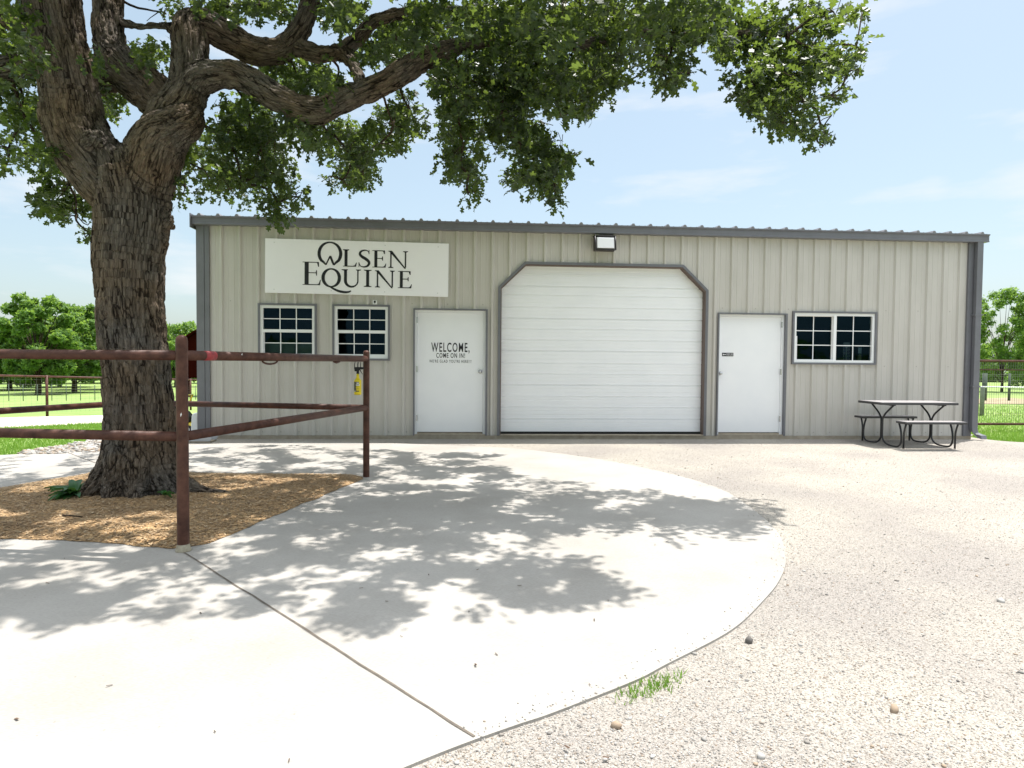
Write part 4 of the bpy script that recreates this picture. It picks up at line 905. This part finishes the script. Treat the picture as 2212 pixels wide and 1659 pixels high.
for cx,cy,rx,ry,dn,Y,sp in C_:
    area=math.pi*rx*ry/44500.0  # m2 at that depth
    k=int(area*dn*(170 if cx<200 else 112 if cx<940 else 140))+4; sub=[]
    for i in range(max(3,int(k/11))):
        a=random.uniform(0,6.28); r=random.random()**.55*.92; sub.append((cx+rx*r*math.cos(a),cy+ry*r*math.sin(a),Y+random.gauss(0,sp*.8)))
    cw=W(cx,cy,Y); subw=[W(*s) for s in sub]; nodes.append((cw,subw))
    for i in range(k):
        s=random.choice(sub); px,py=s[0]+random.gauss(0,14),s[1]+random.gauss(0,14)
        if ((px-cx)/rx)**2+((py-cy)/ry)**2>1.12 or not masked(px,py): continue
        sprigs.append(W(px,py,s[2]+random.gauss(0,.2)))
LIMBS2=[[(122,0),(140,140),(160,265),(235,385)],[(412,60),(402,205),(350,300)],[(412,55),(500,85),(605,108),(660,30)],[(425,175),(515,163),(610,218),(685,240),(765,206),(868,156),(965,108),(1010,93)],[(640,100),(735,112),(808,46)],[(752,122),(780,185)],[(233,20),(262,140),(340,240)]]
def nearlimb(px,py,r=27):
    for l_ in LIMBS2:
        for (x0,y0),(x1,y1) in zip(l_[:-1],l_[1:]):
            dx,dy=x1-x0,y1-y0; t=max(0,min(1,((px-x0)*dx+(py-y0)*dy)/(dx*dx+dy*dy)))
            if math.hypot(px-x0-t*dx,py-y0-t*dy)<r*(1.5 if x1<200 else 1): return True
    return False
keep=[]
for p in sprigs:
    q=proj(p)
    if nearlimb(*q) and p.y<TY+.55:
        if random.random()<.93: continue
    keep.append(p)
sprigs=keep
nvis=len(sprigs)
# crown above the frame, placed so that its shade falls where the photograph has it
shp=[(1080,982),(830,972),(600,962),(420,968),(220,975),(0,990),(-300,1060),(-500,1200),(-300,1400),(0,1362),(120,1350),(300,1332),(500,1335),(640,1330),(720,1345),(800,1372),(880,1370),(940,1345),(1040,1322),(1160,1312),(1290,1300),(1390,1283),(1330,1240),(1290,1212),(1200,1195),(1170,1165),(1230,1140),(1400,1132),(1540,1130),(1640,1112),(1590,1092),(1450,1072),(1280,1050),(1150,1030),(1060,1005)]
def ing(x,y):
    q=proj(Vector((x,y,G))); return q and inpoly(q[0],q[1],shp)
up=0;tries=0
while up<4500 and tries<200000:
    tries+=1
    gx,gy_=random.uniform(-6,7.2),random.uniform(-9.0,-1.0)
    q=proj(Vector((gx,gy_,G)))
    if q is None: continue
    if not inpoly(q[0],q[1],shp): continue
    # dapple: clumpy density
    if noise.noise(Vector((gx*2.6,gy_*2.6,3)))<-.03+.14*random.random() and random.random()<.95: continue
    h=random.uniform(3.6,6.8); dd=math.hypot(gx+.8-1.5,gy_+4.6)
    if h>7.2-dd*.35: h=random.uniform(3.6,max(3.9,7.2-dd*.35))
    p=Vector((gx+.2407*(h),gy_+.1462*(h),G+h)); q=proj(p)
    if q and -60<q[0]<2270 and q[1]>-45 and (not inmask(q[0],q[1]) or nearlimb(*q)): continue
    sprigs.append(p); up+=1
# crown to the left and behind (outside the view)
for i in range(900):
    a=random.uniform(1.2,5.0); r=random.uniform(1.5,6.2); p=Vector((1.2+r*math.cos(a),-4.6+r*math.sin(a)*.8,random.uniform(3.4,7)));q=proj(p)
    if q and -40<q[0]<2250 and q[1]>-45: continue
    if p.y<-8.5 or p.y>-3.2: continue
    gx,gy_=p.x-.2407*p.z,p.y-.1462*p.z; g_=proj(Vector((gx,gy_,G)))
    if g_ and g_[0]>-200 and 1330<g_[1]: continue
    sprigs.append(p)
# oak leaf outline
OL=[(0,0),(.10,.035),(.28,.05),(.36,.17),(.50,.20),(.55,.09),(.62,.09),(.72,.21),(.86,.17),(.84,.07),(1.0,.03)]
base=np.array([(x,y) for x,y in OL]+[(x,-y*.95) for x,y in OL[::-1]]); nb=len(base)
base[:,1]*=1.3
nl=[];
allP=[];
P_s=[];A_s=[];S_s=[];Vr=[]
for i,s in enumerate(sprigs):
    k=random.randint(6,9) if i<nvis else random.randint(9,12)
    ax=Vector((random.gauss(0,.6),random.gauss(0,.6),random.gauss(-.3,.6))).normalized(); va=random.gauss(-.05,.16)+(.25 if random.random()<.06 else 0)
    for j in range(k):
        P_s.append((s+Vector((random.gauss(0,.047),random.gauss(0,.047),random.gauss(0,.043))))[:])
        d=(ax*.8+Vector((random.gauss(0,.6),random.gauss(0,.6),random.gauss(-.25,.5)))).normalized(); A_s.append(d[:]); S_s.append(random.uniform(.068,.125)); Vr.append(va+random.gauss(0,.1))
P_s=np.array(P_s);A_s=np.array(A_s);S_s=np.array(S_s); n=len(P_s)
up_=np.stack([rng.normal(0,.55,n),rng.normal(0,.55,n),np.ones(n)],1); side=np.cross(A_s,up_); side/=np.maximum(np.linalg.norm(side,axis=1)[:,None],1e-5); nor=np.cross(side,A_s)
bx_=base[None,:,0]*S_s[:,None]; by_=base[None,:,1]*S_s[:,None]; curl=rng.uniform(-.25,.35,n)[:,None]
bz_=-curl*bx_*bx_/S_s[:,None]+np.abs(by_)*rng.uniform(.1,.7,n)[:,None]
V=P_s[:,None]+A_s[:,None]*bx_[...,None]+side[:,None]*by_[...,None]+nor[:,None]*bz_[...,None]
# faces: quads between mirrored outline points
h=nb//2; fq=[]
for k in range(h-1): fq+=[k,k+1,nb-2-k,nb-1-k]
fq=np.array(fq); Fl=(fq[None]+nb*np.arange(n)[:,None]).ravel()
npmesh('crown',V.reshape(-1,3),Fl,np.full(n*(h-1),4),M['oak_leaf'],oak,attr=np.repeat(Vr,nb))
print('leaves',n)
# branches and twigs
skel=np.array([p[:] for P_,R_ in limbs for p,r in zip(P_,R_) if r<.2]); 
mb=MB()
def wig(a,b,r0,r1,k=5,amp=.12):
    Lq=(b-a).length; pts=[]
    o1=Vector((random.gauss(0,1),random.gauss(0,1),random.gauss(0,1)))*amp*Lq
    for i in range(k+1):
        t=i/k; p=a.lerp(b,t)+o1*math.sin(math.pi*t)+noise.noise_vector(a*3+Vector((t*3,0,0)))*amp*Lq*.5*math.sin(math.pi*t); pts.append(p)
    mb.tube(pts,[r0+(r1-r0)*i/k for i in range(k+1)],5,cap=False)
nn_=[]
for cw,subw in nodes:
    d=np.linalg.norm(skel-np.array(cw[:]),axis=1); 
    cand=[(dist,Vector(p)) for dist,p in ((d.min(),skel[d.argmin()]),)]
    for q,_ in nn_:
        dq=(q-cw).length
        if dq<cand[0][0]*.6: cand=[(dq,q)]
    a=cand[0][1]; Lq=cand[0][0]
    wig(a,cw,min(.035,.010+Lq*.014),.008,7,.1); nn_.append((cw,0))
    for s in subw: wig(cw,s,.007,.003,4,.15)
for i in range(0,nvis,6):
    s=sprigs[i]; wig(s+Vector((random.gauss(0,.1),random.gauss(0,.1),random.uniform(.02,.18))),s,.0035,.0018,2,.1)
mb.build('branches',M['twig'],oak)
# frayed cord hanging in the leaves
p0=W(1218,-30,-5.3); mb=MB(); mb.tube([p0,W(1216,40,-5.3),W(1214,72,-5.3),W(1200,100,-5.3)],.004,6); mb.tube([W(1216,40,-5.3),W(1222,80,-5.3),W(1227,108,-5.3)],.003,6); mb.tube([W(1222,-30,-5.3),W(1221,30,-5.3),W(1214,72,-5.3)],.003,6)
tag(mb.build('hanging_cord',mat('straw_cord',(.45,.36,.22),.9)),'frayed straw coloured cord hanging in the oak leaves','cord')
# ---------------- plants at the trunk ----------------
def rosette(name,lab,cat,c,n,l0,l1,wd):
    V=[];Fq=[];cnt=[];A=[]
    for i in range(n):
        a=random.uniform(0,6.28); el=random.uniform(.35,1.25); l_=random.uniform(l0,l1); K=6; o=len(V); dx,dy=math.cos(a),math.sin(a); va=random.uniform(-.2,.4)
        for k in range(K+1):
            t=k/K; r=l_*t*math.cos(el*(1-.5*t)); z=l_*(math.sin(el)*t-.55*t*t); w_=wd*math.sin(math.pi*min(1,.12+.88*t))**.8*(1-.15*t)+.002
            for s in (-1,0,1): V.append((c[0]+dx*r-dy*s*w_,c[1]+dy*r+dx*s*w_,c[2]+z+.015+(abs(s)*.012))); A.append(va)
        for k in range(K):
            for s in (0,1): b=o+k*3+s; Fq+= [b,b+1,b+4,b+3]; cnt.append(4)
    return tag(npmesh(name,V,Fq,cnt,M['hosta'],attr=A,smooth=True),lab,cat)
hp=gp(160,1078); rosette('leafy_plant','broad-leaved green plant growing in the mulch left of the trunk','plant',(hp[0],hp[1],-.03),34,.17,.30,.034)
ip_=at(379,1050,-5.12); rosette('small_vine','small dark green sprout against the trunk base behind the fence post','plant',(1.36,-5.03,.0),9,.06,.12,.02)
mb=MB(); q=gp(150,1126)
mb.tube([(q[0]-.05,q[1]+.0,.0),(q[0]+.02,q[1]-.03,.004),(q[0]+.13,q[1]-.05,-.002)],[.008,.007,.004],7); tag(mb.build('fallen_stick',M['twig']),'short dark curved stick lying on the mulch','stick')

# ---------------- things at the left end of the building ----------------
MBk=thing('yard_machine','small yellow and black yard machine with slanted yellow handle by the left corner','garden machine',loc=(-1.12,1.0,terr(-1.12,1.0)))
mb=MB(); mb.prism([(-.28,.05),(.28,.05),(.30,.14),(.20,.20),(-.22,.20),(-.30,.14)],-.22,.22); mb.build('deck',M['yellow'],MBk,bevel=.02)
mb=MB(); mb.prism([(-.20,.20),(.16,.20),(.18,.30),(.10,.40),(-.12,.40),(-.22,.30)],-.14,.14); mb.lathe([(0,.40),(.08,.40),(.09,.43),(.05,.47),(0,.47)],(-.02,0,0),18); mb.build('engine',M['rubber'],MBk,bevel=.012)
mb=MB(); mb.box(-.30,-.10,-.16,.10,.42,.60); mb.build('bag',mat('dark_bag',(.03,.03,.035),.8),MBk,bevel=.04)
mb=MB(); mb.tube([(-.02,-.18,.20),(.02,-.20,.45),(.13,-.2,.70)],.014,10); mb.tube([(-.02,.18,.20),(.02,.2,.45),(.13,.2,.70)],.014,10); mb.tube([(.13,-.2,.70),(.13,.2,.70)],.014,10); mb.build('handle',M['yellow'],MBk)
for sx in (-.22,.22):
    for sy in (-.25,.25):
        wv=MB().lathe([(0,-.02),(.06,-.02),(.085,-.02),(.085,.02),(.06,.02),(0,.02)],(sx,sy,.085),18,'y').build('wheel',M['rubber'],MBk); MB().lathe([(0,-.024),(.05,-.024),(.05,.024),(0,.024)],(sx,sy,.085),14,'y').build('hub',M['vinyl'],wv)
cn_=at(338,0,1.0)
cb=MB(); cb.prism([(-.07,0),(.07,0),(.05,.34),(.02,.40),(-.02,.40),(-.05,.34)],-.12,.12); cbo=cb.build('fuel_jug',M['vinyl'],bevel=.02); cbo.location=(at(423,920,.7).x,.75,terr(-.5,.7)); tag(cbo,'white plastic jug standing at the building corner','jug')
bg_=MB(); bg_.lathe([(0,0),(.13,0),(.16,.30),(.165,.32),(.15,.32),(.12,.03),(0,.03)],(0,0,0),20); bo=bg_.build('bucket',mat('blue_grey_plastic',(.25,.30,.38),.5)); bo.location=(at(384,900,2.2).x,2.2,terr(-1,2.2)); tag(bo,'blue grey bucket half hidden between trunk and fence post','bucket')
# splash block and drain pipe
spb=thing('splash_block','low grey drain gutter lying at the left corner of the building','splash block',loc=(-.05,-.42,-.06))
mb=MB(); mb.box(-.42,.06,-.14,.14,0,.025); mb.build('tray',M['slab'],spb,bevel=.006)
mb=MB(); mb.prism([(-.42,.025),(.06,.025),(.09,.075),(.03,.085),(-.42,.045)],-.14,-.11); mb.prism([(-.42,.025),(.06,.025),(.09,.075),(.03,.085),(-.42,.045)],.11,.14); mb.build('side',mat('galv',(.45,.46,.48),.4),spb)

# ---------------- fences in the background ----------------
M['wire']=mat('galv_wire',(.20,.21,.18),.6,metal=0)
M['tpost']=mat('green_tpost',(.05,.075,.055),.7)
lf=thing('ranch_fence','long rust brown pipe-top wire fence beyond the gravel drive','fence')
a=at(102,893,7.6); b=at(412,882,13.0); pa=Vector((a.x,7.6,0)); pb=Vector((b.x,13.0,0)); dv=(pb-pa)/2
# step so that posts fall at the two seen positions
ppos=[pa+dv*k for k in (-3,-2,0,2,4)]
for p in ppos:
    z=terr(p.x,p.y); MB().tube([(p.x,p.y,z-.1),(p.x,p.y,z+1.16)],.036,10).build('post',M['pipe'],lf)
for p,q in zip(ppos[:-1],ppos[1:]):
    zp,zq=terr(p.x,p.y)+1.12,terr(q.x,q.y)+1.12; MB().tube([(p.x,p.y,zp),(q.x,q.y,zq)],.03,8).build('top_rail',M['pipe'],lf)
mb=MB()
for p,q in zip(ppos[:-1],ppos[1:]):
    for k in range(8):
        h=.12+k*.13; mb.tube([(p.x,p.y,terr(p.x,p.y)+h),(q.x,q.y,terr(q.x,q.y)+h)],.0022,4,cap=False)
    Lq=(q-p).length; n_=int(Lq/.15)
    for k in range(n_): c=p.lerp(q,k/n_); z=terr(c.x,c.y); mb.tube([(c.x,c.y,z+.1),(c.x,c.y,z+1.1)],.0018,4,cap=False)
mb.build('wire_mesh',M['wire'],lf)
ff=thing('field_fence','thin wire field fence on green steel posts in front of the orchard','fence')
mb=MB(); prevp=None
for k in range(-2,20):
    p=at(50+k*31,855,27.0+k*.5); z=terr(p.x,p.y)
    MB().tube([(p.x,p.y,z-.05),(p.x,p.y,z+.95)],.022,5).build('post',M['tpost'],ff)
    if prevp:
        for h in (.1,.25,.4,.55,.7,.85): mb.tube([(prevp.x,prevp.y,terr(prevp.x,prevp.y)+h),(p.x,p.y,z+h)],.004,3,cap=False)
    prevp=p
mb.build('wire',M['wire'],ff)
# gate on the right
gt=thing('pipe_gate','rust brown pipe gate with close upright bars at the right end of building','gate',loc=(13.42,1.5,0))
def gz_(px,py): return at(px,py,1.5)
zt,zb,zm_=1.40,.075,1.215
gx0,gx1=.02,2.6
mb=MB(); mb.tube([(gx0,0,zt),(gx1,0,zt)],.026,12); mb.tube([(gx0,0,zb),(gx1,0,zb)],.026,12); mb.tube([(gx0,0,zb),(gx0,0,zt)],.026,12); mb.tube([(gx1,0,zb),(gx1,0,zt)],.026,12); mb.build('frame',M['pipe'],gt)
mb=MB(); mb.tube([(gx0,0,zm_),(gx1,0,zm_)],.014,8); mb.build('cross_rail',M['pipe'],gt)
mb=MB(); x=gx0+.045
while x<gx1: mb.tube([(x,0,zb),(x,0,zt)],.0028,4,cap=False); x+=.051
for z in (.30,.50,.72,.95,1.08,1.3): mb.tube([(gx0,0.004,z),(gx1,0.004,z)],.0024,4,cap=False)
mb.build('mesh_panel',M['wire'],gt)
for nm,px,yy,top,base_,r,lab in (('fence_post',2121,6.0,1.0,None,.055,'thick grey wooden post just beyond the gate'),):
    p=at(px,880,yy); z=terr(p.x,p.y); M['greyw']=mat('grey_wood',(.16,.17,.17),.9,noise_c=(.24,.25,.24),nscale=8)
    o=MB().tube([(0,0,-.1),(0,0,.80),(0,0,.83)],[r,r,r*.8],10).build(nm,M['greyw']); o.location=(p.x,p.y,z); tag(o,lab,'post')
    o=MB().tube([(0,0,-.1),(0,0,1.62)],.014,6).build('steel_post',M['tpost']); o.location=(p.x+.06,p.y+.2,z); tag(o,'tall slim steel post rising behind the grey wooden post','post')
    o=MB().tube([(p.x+.06,p.y+.15,z+.82),(p.x+4,p.y+.5,z+.78)],.022,8).build('white_rail',M['vinyl']); tag(o,'thin white rail running right from the grey wooden post','rail')
rf=thing('pasture_fence','dark post and wire pasture fence beyond the gate','fence')
mb=MB(); pv=None
for k,px in enumerate((2100,2126,2180,2236,2300)):
    p=at(px,850,14+k*.3); z=terr(p.x,p.y); MB().tube([(p.x,p.y,z-.1),(p.x,p.y,z+1.2)],.05 if k!=1 else .09,8).build('post',M['tpost'],rf)
    if pv:
        for h in (.3,.6,.9,1.15): mb.tube([(pv.x,pv.y,terr(pv.x,pv.y)+h),(p.x,p.y,z+h)],.006,4,cap=False)
    pv=p
mb.build('wire',M['wire'],rf)

# ---------------- barn and far buildings ----------------
p1=at(403,816,45); p2=at(470,816,45); gzb=terr(p1.x,45)
barn=thing('maroon_barn','dark maroon barn with sloping roof behind the left end of building','barn',loc=(p1.x,45,gzb))
hE=at(403,733,45).z-gzb; hB=at(403,816,45).z-gzb; hR=at(470,690,45).z-gzb; Wd=p2.x-p1.x
MB().prism([(0,hB),(Wd,hB),(2*Wd,hB),(2*Wd,hE),(Wd,hR),(0,hE)],0,9).build('wall',M['maroon'],barn)
mb=MB(); mb.prism([(-.35,hE-.14),(Wd,hR+.02),(2*Wd+.35,hE-.14),(2*Wd+.35,hE),(Wd,hR+.16),(-.35,hE)],-.4,9.4); mb.build('roof',M['maroon'],barn)
for x in (.15,Wd,2*Wd-.15):
    for y in (.15,8.8): MB().box(x-.1,x+.1,y-.1,y+.1,0,hB).build('post',M['maroon'],barn)
p=at(2192,793,70); gs=thing('white_shed','small white shed with dark blue roof far across the pasture','shed',loc=(p.x,70,terr(p.x,70)))
MB().box(0,6,0,5,0,2.2).build('wall',M['vinyl'],gs); MB().prism([(-.3,2.1),(3,3.3),(6.3,2.1),(6.3,2.25),(3,3.5),(-.3,2.25)],-.3,5.3).build('roof',mat('blue_roof',(.05,.08,.16),.5),gs)
MB().box(1,2.2,-.03,0,.2,2.0).build('door',M['maroon'],gs)

# ---------------- background trees ----------------
def tree(name,lab,px,Y,top,base_px,wid,seed,n=9000,leaf=.16,group=None,lowf=.18,airy=0,trunk_r=.22,mat_='pecan_leaf'):
    rr=random.Random(seed); nr=np.random.default_rng(seed); x=at(px,800,Y).x; gz0=terr(x,Y); H=at(px,top,Y).z-gz0; Rr=wid/FP*(Y-CAM.y)
    o=thing(name,lab,'tree',group,loc=(x,Y,gz0))
    # limbs
    mb=MB(); mb.tube([(0,0,-.2),(.05*H*.1,0,H*.16),(.0,.02*H,H*.34),(.03*H,0,H*.6)],[trunk_r*1.25,trunk_r,trunk_r*.8,trunk_r*.4],10)
    cl=[]
    K=64
    for i in range(K):
        t=(i+.5)/K; z=H*(lowf+(1-lowf)*t); prof=math.sin(math.pi*min(1,(.22+.78*t)))**.6 if t<.999 else 0
        prof=max(.15,(1-((t-.38)/.68)**2))**.5 if t>.38 else (.72+.28*(t/.38))
        a=i*2.4+rr.uniform(-.5,.5); rad=Rr*prof*rr.uniform(.45,.92); cl.append(((rad*math.cos(a),rad*math.sin(a),z),Rr*rr.uniform(.15,.30)*(1-.3*t)))
    for c,r in cl[::2]:
        z0=H*rr.uniform(.15,.4)*min(1,c[2]/(H*.5)); mb.tube([(0,0,z0),(c[0]*.5,c[1]*.5,(z0+c[2])*.52),c],[trunk_r*.4,trunk_r*.22,trunk_r*.06],5,cap=False)
    mb.build('trunk',M['twig'],o)
    w_=np.array([r**2 for _,r in cl]); w_/=w_.sum(); idx=nr.choice(len(cl),n,p=w_); C=np.array([c for c,_ in cl])[idx]; Rc=np.array([r for _,r in cl])[idx]
    d=nr.normal(size=(n,3)); d/=np.linalg.norm(d,axis=1)[:,None]; rad=nr.uniform(0,1,n)**(.33 if not airy else .6)
    P=C+d*(rad*Rc)[:,None]*np.array([1,1,.72]); P+=nr.normal(0,.06,(n,3)); 
    sz=leaf*nr.uniform(.6,1.3,n); u=nr.normal(size=(n,3)); u[:,2]-=.3; u/=np.linalg.norm(u,axis=1)[:,None]; nrm=nr.normal(size=(n,3))*.6+d*.6+np.array([0,0,.9]); s=np.cross(u,nrm); s/=np.linalg.norm(s,axis=1)[:,None]
    q=np.stack([P-u*sz[:,None],P+s*sz[:,None]*.42,P+u*sz[:,None],P-s*sz[:,None]*.42],1)
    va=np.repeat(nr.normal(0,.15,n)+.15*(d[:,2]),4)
    npmesh('crown',q.reshape(-1,3),np.arange(4*n),np.full(n,4),M[mat_],o,attr=va)
    return o
TG='pecan trees in the orchard beyond the fence'
spec=[(20,62,700,95,'rounded orchard tree cut by the left edge of view'),(82,50,643,80,'tallest leafy orchard tree left of the oak trunk'),(160,56,662,78,'broad leafy orchard tree just left of the oak trunk'),(128,74,690,90,'orchard tree set back between the two tall ones'),(235,66,690,80,'orchard tree mostly hidden behind the oak trunk'),(380,78,700,70,'leafy tree seen between oak trunk and building corner'),(330,90,720,70,'distant tree peeking right of the oak trunk'),(50,90,720,80,'distant orchard tree low behind the leftmost trees'),(440,100,716,60,'far tree beside the maroon barn roof'),(200,95,715,90,'far orchard tree filling the gap behind the trunk'),(-70,58,680,90,'orchard tree just outside the left edge')]
for i,(px,Y,top,wid,lab) in enumerate(spec): tree('pecan_tree',lab,px,Y,top,0,wid,100+i,n=20000 if i<4 else 11000,leaf=.17+Y*.0012,group=TG)
tree('field_tree','airy light green tree beyond the gate at the right edge',2165,27,628,0,75,301,n=15000,leaf=.10,airy=1,lowf=.16,trunk_r=.07)
tree('field_tree','dark low tree line tree behind the pasture right of building',2120,62,748,0,60,302,n=6000,leaf=.22,lowf=.05)
tree('field_tree','bushy tree partly cut by the right edge above the gate',2235,34,690,0,60,303,n=6000,leaf=.13,lowf=.05)
# far wood line all round
def wood(name,lab,pts,h,seed,n):
    nr=np.random.default_rng(seed); P=[]
    pts=np.array(pts,float); seg=np.linalg.norm(np.diff(pts,axis=0),axis=1); cum=np.concatenate([[0],np.cumsum(seg)])
    t=nr.uniform(0,cum[-1],n); x=np.interp(t,cum,pts[:,0]); y=np.interp(t,cum,pts[:,1])
    hh=h*(.62+.38*np.sin(t*.21+seed)*np.sin(t*.083)+.12*np.sin(t*.9)); z=nr.uniform(0,1,n)**.8*hh
    dep=nr.normal(0,2.5,n); g=np.array([terr(a,b) for a,b in zip(x,y)]); c=np.stack([x+nr.normal(0,1,n),y+dep,g+z],1)
    sz=nr.uniform(.3,.7,n); u=nr.normal(size=(n,3)); u/=np.linalg.norm(u,axis=1)[:,None]; s=np.cross(u,nr.normal(size=(n,3))+np.array([0,-.5,1])); s/=np.linalg.norm(s,axis=1)[:,None]
    q=np.stack([c-u*sz[:,None],c+s*sz[:,None]*.5,c+u*sz[:,None],c-s*sz[:,None]*.5],1)
    tag(npmesh(name,q.reshape(-1,3),np.arange(4*n),np.full(n,4),M['pecan_leaf'],attr=np.repeat(nr.normal(0,.15,n),4)),lab,'woodland',kind='stuff')
wood('far_wood','dark green wood line along the horizon',[(-140,120),(-60,125),(20,130),(90,120),(180,110)],7.5,1,42000)
wood('wood_behind','belt of trees across the road behind the viewer',[(-60,-55),(-20,-45),(30,-45),(80,-55)],4,2,16000)
